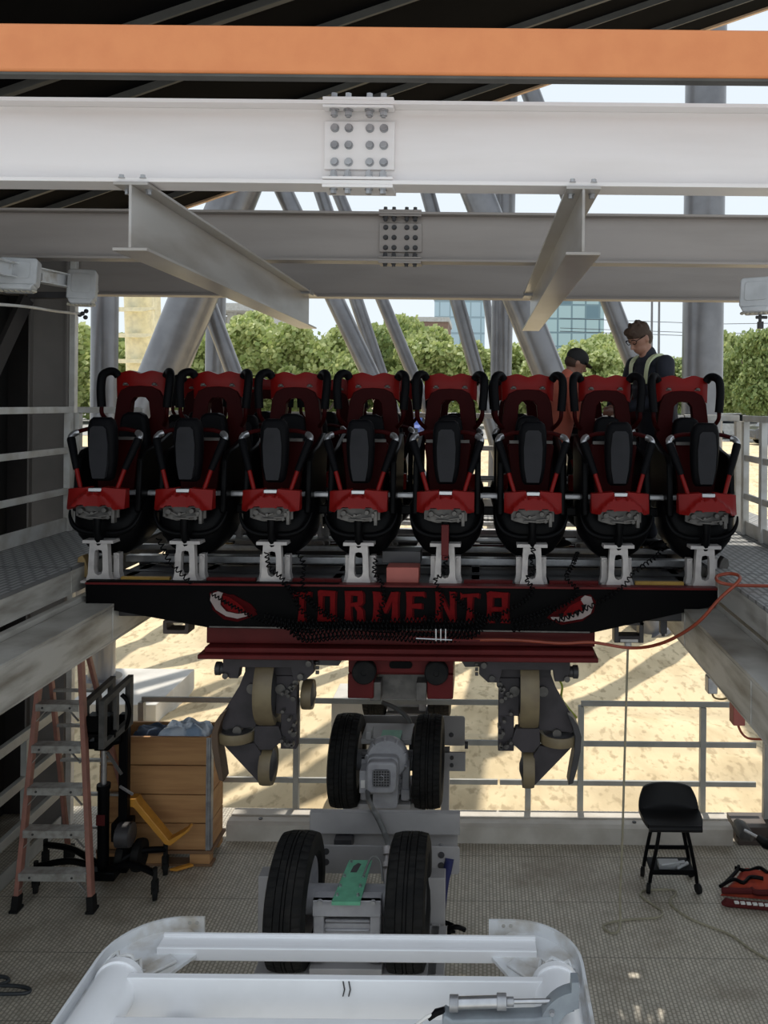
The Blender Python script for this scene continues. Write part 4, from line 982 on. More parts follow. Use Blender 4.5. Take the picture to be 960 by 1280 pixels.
for s, x in ((-1, X5(338, 4.6)), (1, X5(552, 4.7))):
    mb = MB(); mb.bx(x-.05, x+.05, 4.62, 4.72, .02, hz(2.74)); mb.bx(x-.09, x+.09, 4.55, 4.79, 0, .02); mb.build('frame_post', 'frame_grey', fr, bevel=.004)
mb = MB(); mb.bx(X5(545, 4.2)-.02, X5(545, 4.2)+.03, 4.1, 4.9, hz(3.1), hz(3.0)); mb.bx(-1.16, -.16, 4.2, 4.6, hz(3.06), hz(3.0)); mb.build('lower_beam', 'frame_grey', fr, bevel=.004)
plate_holes(6.55, X5(440, 6.55), X5(585, 6.55), 2.56, 2.80, [(X5(466, 6.55), 2.70), (X5(568, 6.55), 2.71)])
mb = MB(); mb.bx(X5(556, 6.4), X5(586, 6.4), 6.40, 6.42, hz(2.94), hz(2.79)); mb.bx(X5(556, 6.4), X5(566, 6.4), 6.40, 6.52, .0, hz(2.79)); mb.build('rear_post', 'frame_grey', fr, bevel=.003); mb = MB(); mb.bx(X5(447, 6.4), X5(456, 6.4), 6.40, 6.52, .0, hz(2.79)); mb.build('rear_post', 'frame_grey', fr, bevel=.003)
for hh in (2.83, 2.89): MB().cyl((X5(569, 6.4), 6.39, hz(hh)), (X5(569, 6.4), 6.40, hz(hh)), .016, n=12).build('bolt', 'steel_dark', fr)
mb = MB(); mb.cyl((X5(585, 6.4), 6.45, hz(2.75)), (X5(589, 6.4), 6.45, hz(2.75)), .03, n=10); mb.build('bolt', 'steel_dark', fr)
mb = MB(); mb.bx(-1.0, -.38, 6.0, 6.4, hz(3.06), hz(3.0)); mb.bx(-1.02, -.98, 6.3, 6.4, 0, hz(3.0)); mb.build('lower_beam', 'frame_grey', fr, bevel=.004)
mb = MB(); mb.bx(-1.0, -.38, 7.7, 8.05, hz(3.06), hz(3.0)); 
for xx in (-.95, -.45): mb.bx(xx-.04, xx+.04, 7.85, 7.95, -.35, hz(3.06))
mb.build('lower_beam', 'frame_grey', fr, bevel=.004)
c = [W(459, 987, 5.85), W(461, 1000, 5.45), W(466, 1011, 5.04), W(474, 1026, 5.0), W(481, 1042, 4.98), W(485, 1055, 4.88), W(484, 1064, 4.86)]
tag(MB().tube(spline(c, 6), .017, 10).build('motor_cable', 'cable_grey'), 'thick grey cable hanging from the motor over the channel beam', 'cable')
c = [W(484, 1060, 4.86), W(482, 1090, 4.80), W(481, 1112, 4.72)]
mb = MB(); mb.tube(c, .012, 10); mb.cyl(W(483, 1058, 4.86), W(483, 1068, 4.83), .024, n=10); mb.cyl(W(482, 1078, 4.8), W(482, 1084, 4.78), .019, n=10); o = mb.build('metal_conduit', 'cast'); tag(o, 'short silver conduit with brass nut rising to the grey motor cable', 'conduit')
c = [W(478, 878, 6.45), W(494, 885, 6.4), W(510, 898, 6.35), W(514, 915, 6.3), W(514, 935, 6.25), W(514, 950, 6.22)]
tag(MB().tube(spline(c, 6), .018, 8).build('drive_cable', 'cable_grey'), 'dark grey cable arching down behind the motor between the middle tyres', 'cable')
c = [W(551, 1085, 4.82), W(548, 1100, 4.82), W(544, 1118, 4.82), W(540, 1150, 4.84)]
tag(MB().tube(spline([q+Vector((.05, .1, 0)) for q in c], 6), .028, 10).build('blue_hose', 'blue'), 'dark blue hose beside the frame post right of the nearest tyres', 'hose')
mb = MB(); rr = random.Random(2); base = W(560, 1162, 4.75)
for k in range(5):
    pts = [base+Vector((rr.uniform(-.05, .04), rr.uniform(-.03, .03), rr.uniform(-.03, .03))) for _ in range(4)]; mb.tube(spline(pts, 5), .009, 6)
mb.tube(spline([base, base+Vector((.05, -.02, .03)), base+Vector((.10, 0, .0))], 5), .014, 8)
tag(mb.build('black_wire_bundle', 'black'), 'tangled black wires at the right side of the nearest tyres', 'wires')

# ------------------------------------------------------------------ white frame in the foreground
wf = empty('white_track_frame', (-.53, 3.0, 0), 'large glossy white steel frame with rounded corners in the foreground', 'steel frame')
xl, xr, yf = -1.475, .425, 3.38
zt_ = hz(2.20)
mb = MB(); mb.bx(-1.28, .25, 3.22, 3.30, zt_-.012, zt_); mb.bx(-1.28, .25, 3.215, 3.235, zt_-.05, zt_+.002); mb.bx(-1.28, .25, 3.285, 3.30, zt_-.03, zt_+.012)
mb.build('cross_bar', 'white2', wf, bevel=.004)
mb = MB(); mb.bx(-1.36, .34, 3.0, 3.03, zt_-.36, zt_+.035); mb.build('main_plate', 'white2', wf, bevel=.004)
mb = MB(); mb.bx(-1.30, .28, 2.80, 2.86, zt_-.10, zt_-.0); mb.build('near_bar', 'white2', wf, bevel=.006)
def rim_pts(s):
    x = xl if s < 0 else xr
    pts = [(x, 2.0), (x, 2.9)]
    R = .26
    for k in range(0, 10):
        a = k/9*PI/2; pts.append((x - s*(R-R*math.cos(a)), yf-R+R*math.sin(a)))
    pts.append((x - s*(.335 if s < 0 else .367), yf+.0))
    return pts
for s in (-1, 1):
    pts = rim_pts(s); mb = MB(); n = len(pts); vs = []
    for i, (x, y) in enumerate(pts):
        a = Vector(pts[max(i-1, 0)]); b = Vector(pts[min(i+1, n-1)]); t = (b-a).normalized(); nn = Vector((t.y, -t.x))*s
        for dd, zz in ((0, zt_-.05), (0, zt_+.025), (-.012, zt_+.025), (-.012, zt_-.05)): vs.append((x+nn.x*dd, y+nn.y*dd, zz))
    fs = [(i*4+k, i*4+(k+1) % 4, (i+1)*4+(k+1) % 4, (i+1)*4+k) for i in range(n-1) for k in range(4)] + [(0, 1, 2, 3), ((n-1)*4+3, (n-1)*4+2, (n-1)*4+1, (n-1)*4)]
    rim = mb.add(vs, fs).build('curved_rim', 'white_dirty', wf, ang=30)
    # flat plate inside rim
    x = xl if s < 0 else xr
    inner = [(px_, py_) for px_, py_ in pts[1:-1]]
    poly = inner + [(x-s*.36, 3.30), (x-s*.36, 3.22), (x-s*.24, 3.02), (x-s*.16, 2.98), (x-s*.16, 2.0), (x, 2.0)]
    MB().prism(poly if s > 0 else poly, XY, zt_-.035, zt_-.022).build('corner_plate', 'white_dirty', wf, smooth=False)
    for k in range(2): MB().lathe((x-s*(.275+.03*k), yf-.013, zt_+.005), (0, -1, 0), [(.008, 0), (.008, .002)], 10).build('rim_hole', 'girder', rim)
    # big side tube
    mb = MB(); mb.tube([(x-s*.115, 1.9, zt_-.03), (x-s*.115, 3.08, zt_-.03)], .085, 28); mb.tube([(x-s*.115, 3.05, zt_-.03), (x-s*.115, 3.075, zt_-.03)], .093, 28); mb.build('side_tube', 'white2', wf)
    mb = MB(); rr = random.Random(4+s)
    top = []
    for k in range(14): top.append((x-s*.115+rr.uniform(-.005, .005)+.085*math.cos(PI*k/13), 3.09+rr.uniform(-.02, .03), zt_-.03+.088*math.sin(PI*k/13)))
    mb.tube(top, .008, 6); mb.build('rough_tube_end', 'white_dirty', wf)
    mb = MB(); mb.prism([(x-s*.20, 3.06), (x-s*.30, 3.16), (x-s*.26, 3.2), (x-s*.17, 3.12)], XY, zt_-.02, zt_-.008); mb.build('gusset', 'white_dirty', wf, bevel=.004)
for dx in (.0, .012): 
    mb = MB(); p0 = W(429+dx*600, 1226, 3.0); mb.tube([p0+Vector((0, -.004, 0)), p0+Vector((.006, -.004, -.03)), p0+Vector((.0, -.004, -.055))], .0025, 5); mb.build('dark_scratch', 'steel_dark', wf)
for s, x in ((-1, -1.1), (1, .05)):
    MB().bx(x-.06, x+.06, 2.86, 2.98, 0, zt_-.10).build('leg', 'white2', wf, bevel=.006)
# silver gas cylinder latch on the frame
ac = empty('cylinder_latch', W(640, 1262, 2.78), 'silver cylinder on a grey hooked casting at the right of the white frame', 'actuator')
D = 2.78
a, b = W(566, 1254, D), W(628, 1252, D)
MB().cyl(a, b, .020, n=20).build('cylinder', 'silver', ac)
mb = MB(); mb.cyl(a-Vector((.012, 0, 0)), a+Vector((.02, 0, 0)), .026, n=16); mb.cyl(b-Vector((.02, 0, 0)), b+Vector((.014, 0, 0)), .026, n=16); mb.cyl(b+Vector((.014, 0, 0)), b+Vector((.04, 0, 0)), .015, n=12); mb.build('end_cap', 'galv', ac, bevel=.002)
MB().cyl(b, W(696, 1251, D), .008, n=10).build('piston_rod', 'silver', ac)
mb = MB()
q = [W(*p, D) for p in ((553, 1268), (556, 1262), (566, 1268), (668, 1266), (690, 1262), (690, 1285), (553, 1285))]; mb.prism([(p.x, p.z) for p in q], XZ, D-.03, D+.03); mb.build('cradle', 'cast_grey', ac, bevel=.006)
arc = [(722-50*math.cos(a), 1286-52*math.sin(a)) for a in [PI/2*k/9 for k in range(9)]] + [(714, 1222), (723, 1222), (723, 1254), (714, 1257)] + [(722-27*math.cos(a), 1286-29*math.sin(a)) for a in [PI/2*(8-k)/9 for k in range(9)]]
q = [W(*p, D) for p in arc]
mb = MB(); mb.prism([(p.x, p.z) for p in q], XZ, D-.025, D+.025); hk = mb.build('hook_casting', 'cast_grey', ac, bevel=.006)
p = W(689, 1258, D); MB().hexbolt((p.x, D-.026, p.z), (0, -1, 0), .008, .012).build('bolt', 'galv', hk)
a = W(556, 1262, D); MB().tube([a, a+Vector((-.03, 0, -.01)), a+Vector((-.055, 0, -.035))], [.010, .012, .006], 8).build('cable_plug', 'black', ac)
a = W(532, 1272, D); MB().tube([W(540, 1268, D), a, W(515, 1285, D)], .006, 8).build('white_cable', 'label_white', ac)

# ------------------------------------------------------------------ folding ladder
lad = empty('step_ladder', (W(70, 1130, 5.9).x, 5.9, 0), 'faded red fibreglass step ladder standing at the left under the girder', 'ladder')
def LP(px, py, D): return W(px, py, D)
yb, ytop = 5.84, 6.10
hb = 0.0
lt = LP(52, 850, 6.05); rt = LP(101, 842, 6.05); lb = Vector((W(20, 1135, yb).x, yb, .0)); rb = Vector((W(115, 1135, yb).x, yb, .0))
lt.z = rt.z = 1.78
for a, b in ((lb, lt), (rb, rt)): 
    d = (b-a).normalized(); MB().bar(a+d*.07, b, .035, .055, (0, 1, 0)).build('front_rail', 'ladder', lad, bevel=.004)
    mb = MB(); mb.bx(a.x-.032, a.x+.032, a.y-.045, a.y+.05, 0, .02); mb.bar(a+Vector((0, 0, .01)), a+d*.11, .05, .07, (0, 1, 0)); mb.build('rubber_foot', 'rubber', lad, bevel=.006)
b2l, b2r = Vector((W(38, 1080, 6.75).x, 6.62, 0)), Vector((W(127, 1105, 6.3).x+.02, 6.42, 0)); b2l = Vector((lb.x+.05, 6.5, 0)); b2r = Vector((rb.x+.07, 6.5, 0))
for a, b in ((b2l, lt+Vector((0, .1, -.02))), (b2r, rt+Vector((.01, .1, -.02)))):
    d = (b-a).normalized(); MB().bar(a+d*.07, b, .03, .04, (0, 1, 0)).build('rear_rail', 'ladder', lad, bevel=.004)
    MB().bx(a.x-.03, a.x+.03, a.y-.04, a.y+.04, 0, .11).build('rubber_foot', 'rubber', lad, bevel=.006)
for k in range(5):
    z = .275+.296*k; t = z/1.78; a, b = lb.lerp(lt, t), rb.lerp(rt, t)
    mb = MB(); mb.bx(a.x+.01, b.x-.01, a.y-.04, a.y+.05, z-.004, z); mb.bx(a.x+.01, b.x-.01, a.y-.045, a.y-.04, z-.055, z); mb.bx(a.x+.01, b.x-.01, a.y+.045, a.y+.05, z-.03, z)
    st = mb.build('step', 'alu', lad, bevel=.002)
    for s, e in ((1, a), (-1, b)): MB().bar((e.x+s*.015, a.y-.03, z-.13), (e.x+s*.085, a.y-.03, z-.05), .004, .02, (0, 1, 0)).build('brace', 'alu', st)
    for f in (.18, .78): p = a.lerp(b, f); MB().lathe((p.x, a.y-.045, z-.028), (0, -1, 0), [(.009, 0), (.008, .003)], 10).build('rivet', 'steel_dark', st)
    t2 = (z+.02)/1.76; a2, c2 = b2l.lerp(lt+Vector((0, .1, -.02)), t2), b2r.lerp(rt+Vector((.01, .1, -.02)), t2); MB().bar(a2, c2, .02, .03, (0, 1, 0)).build('rear_bar', 'alu', lad)
MB().bx(lt.x-.03, rt.x+.03, lt.y-.06, lt.y+.16, 1.78, 1.82).build('top_cap', 'black', lad, bevel=.01)

# ------------------------------------------------------------------ crate on a pallet
cx0, cx1, cy0, cy1 = W(124, 1000, 6.42).x, W(263, 1000, 6.42).x, 6.42, 6.74
cr = empty('wooden_crate', ((cx0+cx1)/2, (cy0+cy1)/2, .13), 'large pine board crate on a pallet, filled with plastic-wrapped things', 'crate')
zz = [.13, .345, .575, .81, 1.04]
for k in range(4):
    mb = MB(); mb.bx(cx0, cx1, cy0, cy0+.025, zz[k], zz[k+1]-.008); mb.build('side_board', 'wood', cr, bevel=.003)
    mb = MB(); mb.bx(cx1-.025, cx1, cy0+.03, cy1-.03, zz[k], zz[k+1]-.008); mb.build('side_board', 'wood', cr, bevel=.003)
    mb = MB(); mb.bx(cx0, cx0+.025, cy0+.03, cy1-.03, zz[k], zz[k+1]-.008); mb.bx(cx0, cx1, cy1-.025, cy1, zz[k], zz[k+1]-.008); mb.build('rear_board', 'wood', cr, bevel=.003)
mb = MB(); mb.bx(cx1-.035, cx1+.004, cy0-.006, cy0, .13, 1.03); mb.bx(cx1, cx1+.006, cy0-.006, cy0+.05, .13, 1.03); mb.bx(cx1-.028, cx1-.02, cy0-.012, cy0-.004, .13, 1.03); mb.build('corner_strip', 'galv', cr, smooth=False)
MB().bx(cx0+.03, cx1-.03, cy0+.03, cy1-.03, .13, .88).build('inner_load', 'blue_cloth', cr, bevel=.02)
pl = empty('pallet', ((cx0+cx1)/2, (cy0+cy1)/2, 0), 'low wooden pallet under the pine crate', 'pallet')
mb = MB(); mb.bx(cx0-.02, cx1+.02, cy0-.01, cy1+.02, .10, .127); mb.build('deck_boards', 'wood_dark', pl, bevel=.003)
for f in (.06, .5, .90):
    x = cx0+(cx1-cx0)*f
    for y in (cy0+.03, cy1-.05): MB().bx(x-.07, x+.09, y-.04, y+.05, .022, .10).build('block', 'wood', pl, bevel=.003)
MB().bx(cx0-.02, cx1+.02, cy0-.01, cy0+.09, .0, .021).build('bottom_board', 'wood_dark', pl, bevel=.003)
def lump(name, m, x0, x1, y0, y1, z, h, seed, label, cat, nx=36, ny=14):
    rr = random.Random(seed); ph = [(rr.uniform(2, 14), rr.uniform(2, 14), rr.uniform(0, 6), rr.uniform(.3, 1)) for _ in range(9)]; vs = []
    for j in range(ny+1):
        for i in range(nx+1):
            u, v = i/nx, j/ny; e = min(1, 5*u, 5*(1-u), 5*v, 5*(1-v)); e = e*e*(3-2*e)
            w = sum(a*math.sin(fx*u*2+fy*v*2+p) for fx, fy, p, a in ph)/9
            vs.append((x0+(x1-x0)*u, y0+(y1-y0)*v, z + e*h*(.75+.5*w)))
    n0 = len(vs); fs = [(j*(nx+1)+i, j*(nx+1)+i+1, (j+1)*(nx+1)+i+1, (j+1)*(nx+1)+i) for j in range(ny) for i in range(nx)]
    vs += [(x0, y0, z-.01), (x1, y0, z-.01), (x1, y1, z-.01), (x0, y1, z-.01)]
    o = MB().add(vs, fs+[(n0+3, n0+2, n0+1, n0)]).build(name, m, ang=60); return tag(o, label, cat)
lump('plastic_sheet', 'plastic_sheet', cx1-.48, cx1-.03, cy0+.0, cy1-.03, .985, .13, 3, 'crumpled clear plastic sheet over the right side of the crate', 'plastic sheet')
lump('dark_cloth', 'blue_cloth', cx0+.2, cx1-.42, cy0+.04, cy1-.03, .975, .09, 8, 'dark blue cloth bundle in the middle of the crate top', 'cloth')

# ------------------------------------------------------------------ black lift stand with curved casters legs
ls = empty('lift_stand', (W(135, 1080, 6.1).x, 6.1, 0), 'black hydraulic lift stand with curved legs on casters beside the ladder', 'lift stand')
mx = W(131, 1000, 6.1).x; mx2 = W(147, 1000, 6.1).x
mb = MB(); mb.cyl((mx, 6.08, .2), (mx, 6.08, .80), .042, n=18); mb.cyl((mx, 6.08, .78), (mx, 6.08, .815), .050, n=18); mb.build('hydraulic_tube', 'black', ls)
MB().cyl((mx, 6.08, .8), (mx, 6.08, 1.10), .022, n=14).build('piston', 'silver', ls)
MB().bx(mx-.035, mx+.03, 6.035, 6.04, .52, .60).build('tube_label', 'maroon', ls, smooth=False)
mb = MB(); mb.bx(mx2-.035+.02, mx2+.035+.02, 6.14, 6.20, .1, 1.32); mb.bx(mx2-.05, mx2+.08, 6.10, 6.24, .36, .50); mb.build('mast', 'black', ls, bevel=.006)
mb = MB(); mb.cyl((mx-.05, 6.08, 1.12), (mx+.10, 6.14, 1.14), .04, n=12); mb.bx(mx-.06, mx+.05, 6.04, 6.2, 1.08, 1.2); mb.bx(mx-.10, mx-.02, 6.02, 6.10, 1.1, 1.16); mb.build('head_block', 'black', ls, bevel=.008)
for k, (px, D) in enumerate(((116, 6.15), (138, 6.02))):
    a = W(px-4, 930, D); 
    def fr3(u, v, d, a=a, D=D): return (a.x + (d*1.0) + u*.45, D - .10 + u*.9, a.z + v)
    w_, h_ = .26, .36
    mb = MB(); mb.ring([(0, 0), (w_, .10), (w_, h_+.12), (0, h_)], [(.03, .05), (w_-.03, .14), (w_-.03, h_+.07), (.03, h_-.04)], fr3, -.02, .02)
    mb.prism([(w_*.45, .05), (w_*.55, .07), (w_*.55, h_+.02), (w_*.45, h_)], fr3, -.012, .012)
    mb.build('upright_plate', 'black_grey', ls, bevel=.003)
mb = MB(); a = W(112, 912, 6.1); mb.bx(a.x-.02, a.x+.24, 6.0, 6.12, a.z-.02, a.z+.03); mb.bx(a.x+.02, a.x+.2, 6.0, 6.1, a.z, a.z+.14); mb.build('cradle_block', 'black', ls, bevel=.006)
c = [W(150, 918, 6.1), W(158, 908, 6.1), W(162, 890, 6.1), W(159, 876, 6.1), W(152, 868, 6.1)]; MB().tube(spline(c, 6), .016, 10).build('curved_hose', 'black', ls)
MB().bar(W(134, 940, 6.05), W(152, 968, 6.05), .012, .02).build('lever', 'black_grey', ls); MB().bar(W(150, 983, 6.0), W(166, 993, 5.95), .012, .016).build('lever', 'galv', ls)
mb = MB(); mb.lathe((mx2+.06, 6.1, .42), (1, 0, 0), [(.07, -.06), (.09, -.05), (.09, .05), (.07, .06)], 18); mb.build('pump', 'steel_dark', ls)
for q in (-1, 1): MB().lathe((mx2+.06+q*.06, 6.22, .20), (1, 0, .0), [(.05, -.03), (.115, -.028), (.12, 0), (.115, .028), (.05, .03)], 22).build('big_wheel', 'rubber', ls)
hub = Vector((mx+.02, 6.08, .16)); mb = MB(); mb.bx(hub.x-.09, hub.x+.11, 5.98, 6.2, .13, .2); mb.build('base_hub', 'black', ls, bevel=.01)
for (px, py, D, lx) in ((57, 1055, 6.35, 0), (45, 1083, 6.05, 0), (207, 1052, 6.3, 0), (194, 1075, 5.98, 0)):
    e = Vector((W(px, py, D).x, D, .20)); mid = hub.lerp(e, .5)+Vector((0, 0, .055)); c = spline([hub+Vector((0, 0, .0)), mid, e], 8)
    lg = MB().tube(c, .024, 8).build('leg', 'black', ls)
    mb = MB(); mb.lathe((e.x, D, .052), (1, .4, 0), [(.02, -.02), (.05, -.016), (.052, 0), (.05, .016), (.02, .02)], 18); mb.bx(e.x-.022, e.x+.022, D-.02, D+.02, .05, .15); mb.cyl((e.x, D, .13), (e.x, D, .24), .018, n=10)
    mb.build('caster', 'rubber', lg)
# yellow-orange pallet jack tongue
pj = empty('pallet_jack', (W(200, 1040, 6.2).x, 6.25, 0), 'yellow-orange pallet jack part lying in front of the crate', 'pallet jack')
mb = MB(); q = [W(*p, 6.22) for p in ((153, 998), (171, 997), (174, 1003), (212, 1049), (230, 1039), (236, 1034), (238, 1037), (214, 1056), (207, 1054), (168, 1008), (155, 1006))]
mb.prism([(p.x, max(p.z, .012)) for p in q], XZ, 6.20, 6.29); mb.build('bent_arm', 'jack', pj, bevel=.005)
mb = MB(); a = W(212, 1054, 6.22); mb.prism([(a.x-.03, 6.30), (a.x+.03, 6.29), (a.x+.14, 6.36), (a.x+.10, 6.38)], XY, .03, .05); mb.build('fork_end', 'jack', pj, bevel=.004)

# ------------------------------------------------------------------ rolling stool
so = empty('rolling_stool', (W(838, 1085, 6.2).x, 6.25, 0), 'black rolling mechanic stool with moulded backrest near the kerb beam', 'stool')
sc_ = .00625; sx = W(837, 1060, 6.25).x
def SZ(py): return CZ-(py-2.3-PY0)*.00622
mb = MB(); vs = []; nx, ny = 20, 14
prof = []
for j in range(ny+1):
    t = j/ny
    for i in range(nx+1):
        u = -1+2*i/nx
        if t < .5:   # seat pan
            s_ = t/.5; y = 6.08+.26*s_; w = .235*(1-.12*(1-s_)**4); z = SZ(1020)-.015*math.cos(u*PI)*0 + .02*u*u + .015*(1-s_)**3*-1
        else:
            s_ = (t-.5)/.5; y = 6.34+.05*s_; w = .235-.045*s_**2; z = SZ(1017) + (SZ(996)-SZ(1017)+.03)*s_*(1-.10*abs(u)**5)
            y -= .05*u*u
        vs.append((sx+u*w, y, z))
n0 = len(vs); vs += [(v[0], v[1]+(.018 if k >= (nx+1)*(ny//2+1) else 0), v[2]-(.03 if k < (nx+1)*(ny//2+1) else .0)) for k, v in enumerate(list(vs))]
fs = []
for j in range(ny):
    for i in range(nx):
        a = j*(nx+1)+i; fs += [(a, a+1, a+nx+2, a+nx+1), (n0+a+1, n0+a, n0+a+nx+1, n0+a+nx+2)]
for i in range(nx): fs.append((i+1, i, n0+i, n0+i+1)); a = ny*(nx+1)+i; fs.append((a, a+1, n0+a+1, n0+a))
for j in range(ny): a = j*(nx+1); fs.append((a, a+nx+1, n0+a+nx+1, n0+a)); a += nx; fs.append((a+nx+1, a, n0+a, n0+a+nx+1))
MB().add(vs, fs).build('moulded_seat', 'black_seat', so, ang=50)
pr = [(-.21, .0), (.21, .0)]
mb = MB(); mb.tube([(sx-.20, 6.07, SZ(1023)), (sx+.20, 6.07, SZ(1023))], .026, 12); mb.build('front_lip', 'black_seat', so)
for q in (-1, 1):
    for yy in (6.12, 6.34):
        c = [(sx+q*.10, yy+(.03 if yy < 6.2 else -.03), SZ(1028)), (sx+q*.13, yy, SZ(1050)), (sx+q*.17, yy, .16), (sx+q*.18, yy, .085)]
        lg = MB().tube(spline(c, 5), .015, 8).build('leg', 'black', so)
        MB().lathe((sx+q*.19, yy, .038), (1, .35*q, 0), [(.012, -.016), (.036, -.014), (.038, 0), (.036, .014), (.012, .016)], 16).build('caster', 'rubber', lg)
mb = MB(); mb.bx(sx-.17, sx+.17, 6.12, 6.34, .145, .155); mb.bx(sx-.17, sx+.17, 6.11, 6.12, .145, .185); mb.build('tray', 'black', so, bevel=.003)
mb = MB(); mb.bx(sx-.17, sx+.17, 6.33, 6.34, .22, .25); mb.build('rear_bar', 'black', so)
mb = MB(); mb.bx(sx-.10, sx+.06, 6.16, 6.24, .156, .20); mb.cyl((sx-.09, 6.15, .20), (sx+.10, 6.18, .21), .012, n=8); mb.cyl((sx+.03, 6.14, .18), (sx+.13, 6.2, .19), .014, n=8)
tag(mb.build('power_tool', 'silver_dull', bevel=.004), 'small silver tool lying on the tray of the rolling stool', 'tool')

# black padded pole tool at the right of the kerb
a = W(921, 1028, 6.75); b = W(932, 1043, 6.6); c = W(957, 1055, 6.35)
pt = empty('pole_tool', (c.x, 6.5, 0), 'dark tool with rounded pad and silver pole leaning right of the kerb beam', 'tool')
MB().tube([a, a.lerp(b, .4), b, W(940, 1047, 6.55)], [.035, .062, .060, .03], 14).build('rounded_pad', 'black_grey', pt)
MB().cyl(W(931, 1038, 6.56), W(950, 1048, 6.42), .013, n=10).build('pole', 'silver', pt)
MB().tube([W(949, 1048, 6.43), c, W(965, 1057, 6.3)], [.03, .04, .04], 10).build('grip', 'black', pt)
mb = MB(); mb.bx(W(918, 1050, 6.9).x, 2.95, 6.86, 7.12, 0, .12); mb.bx(W(918, 1050, 6.9).x, 2.95, 6.80, 6.86, 0, .04); tag(mb.build('floor_edge_block', 'carrier_brown', bevel=.004), 'dark brown low block on the floor at the right end of the kerb', 'block')

# red cloth bag and dark strap piece at the right edge
def soft(name, m, pts, D, z0, th, label, cat):
    mb = MB(); q = [W(*p, D) for p in pts]; rr = random.Random(1); return None
fx0 = lambda px, py: (lambda D: Vector(((px-600)*D/1000, D, 0)))(3.73*1000/(py-505-.0096*(px-600)))
rb_ = empty('red_bag', fx0(945, 1118), 'red-orange cloth bag with black straps lying at the right edge of the floor', 'bag')
nx, ny = 26, 16; vs = []; rr = random.Random(9); A, B, C_, D_ = fx0(906, 1120), fx0(1015, 1130), fx0(1015, 1093), fx0(930, 1096)
ph = [(rr.uniform(4, 16), rr.uniform(4, 12), rr.uniform(0, 6)) for _ in range(7)]
for j in range(ny+1):
    for i in range(nx+1):
        u, v = i/nx, j/ny; p = A.lerp(B, u).lerp(D_.lerp(C_, u), v); e = min(1, 7*u, 4*v, 6*(1-v)); e = math.sqrt(max(0, e))
        vs.append((p.x, p.y, .004+e*(.06+.03*sum(math.sin(a*u+b*v+c) for a, b, c in ph)/7+.02*v)))
MB().add(vs, [(j*(nx+1)+i, j*(nx+1)+i+1, (j+1)*(nx+1)+i+1, (j+1)*(nx+1)+i) for j in range(ny) for i in range(nx)]).build('bag_cloth', 'red_bag', rb_, ang=70)
for pts in (((906, 1122), (922, 1113), (935, 1117), (944, 1110), (960, 1112)), ((924, 1098), (940, 1102), (955, 1098), (965, 1105)), ((912, 1118), (926, 1103), (929, 1096))):
    MB().tube(spline([fx0(*p)+Vector((0, 0, .085)) for p in pts], 5), .014, 6).build('strap', 'black', rb_)
for pts in (((908, 1121), (930, 1122), (945, 1122)), ((945, 1120), (952, 1124), (975, 1124))):
    MB().tube(spline([fx0(*p)+Vector((0, 0, .05)) for p in pts], 5), .022, 7).build('trim', 'maroon', rb_)
a, b = fx0(908, 1133), fx0(1010, 1142)
sp = MB(); sp.tube([a+Vector((0, 0, .02)), a.lerp(b, .06)+Vector((0, 0, .035)), a.lerp(b, .12)+Vector((0, 0, .03)), b+Vector((0, 0, .03))], [.012, .032, .028, .028], 10)
o = sp.build('maroon_strap_roll', 'maroon'); tag(o, 'flat maroon strip with white stitching lying before the red bag', 'strap')
for k in range(9): p = a.lerp(b, .18+.075*k); MB().bx(p.x-.02, p.x+.012, p.y-.035, p.y-.01, .048, .058).build('white_stitch', 'label_white', o)

# ------------------------------------------------------------------ cables, hoses, small boxes
pb = W(785, 798, 5.5)
bx_ = empty('pendant_box', pb, 'small grey connector box hanging under the right end of the fascia', 'electrical box')
mb = MB(); mb.bx(pb.x-.075, pb.x+.075, 5.46, 5.56, pb.z-.02, pb.z+.03); mb.build('housing', 'carrier', bx_, bevel=.006)
mb = MB(); mb.bx(pb.x-.10, pb.x-.07, 5.46, 5.56, pb.z-.02, pb.z+.12); mb.bx(pb.x+.07, pb.x+.10, 5.46, 5.56, pb.z-.02, pb.z+.12); mb.bx(pb.x-.1, pb.x+.1, 5.46, 5.56, pb.z+.10, pb.z+.12); mb.build('bracket', 'steel_dark', bx_, bevel=.003)
mb = MB(); mb.bx(pb.x-.06, pb.x+.06, 5.455, 5.46, pb.z-.012, pb.z+.006); mb.cyl((pb.x, 5.5, pb.z-.05), (pb.x, 5.5, pb.z-.02), .025, n=12); mb.build('front_label', 'label_white', bx_)
mb = MB(); a = W(829, 782, 5.3); mb.bx(a.x-.022, a.x+.022, 5.28, 5.33, a.z-.05, a.z+.04); mb.cyl((a.x, 5.3, a.z-.07), (a.x, 5.3, a.z-.05), .012, n=8); tag(mb.build('hanging_switch', 'steel_dark', bevel=.004), 'tiny black switch hanging below the right tip of the fascia', 'switch')
mb = MB(); a = W(221, 783, 5.3); mb.ring(rrect(a.x-.085, a.x+.085, a.z-.045, a.z+.045, .01), rrect(a.x-.06, a.x+.06, a.z-.018, a.z+.028, .01), XZ, 5.28, 5.40); tag(mb.build('step_bracket', 'carrier_brown', bevel=.003), 'dark square loop bracket hanging under the left side of the fascia', 'bracket')
end = fx0(781, 1163)
pts = [pb+Vector((0, 0, -.04)), pb.lerp(end, .33), pb.lerp(end, .66), end+Vector((0, 0, .25)), end+Vector((0, 0, .03)), fx0(772, 1168)+Vector((0, 0, .008))] + [fx0(*p)+Vector((0, 0, .008)) for p in ((760, 1159), (775, 1153), (800, 1150), (828, 1148), (834, 1141), (822, 1132), (808, 1122), (809, 1115), (830, 1113), (848, 1114), (850, 1119), (843, 1127), (850, 1137), (870, 1150), (895, 1160), (920, 1170), (945, 1188), (975, 1205))]
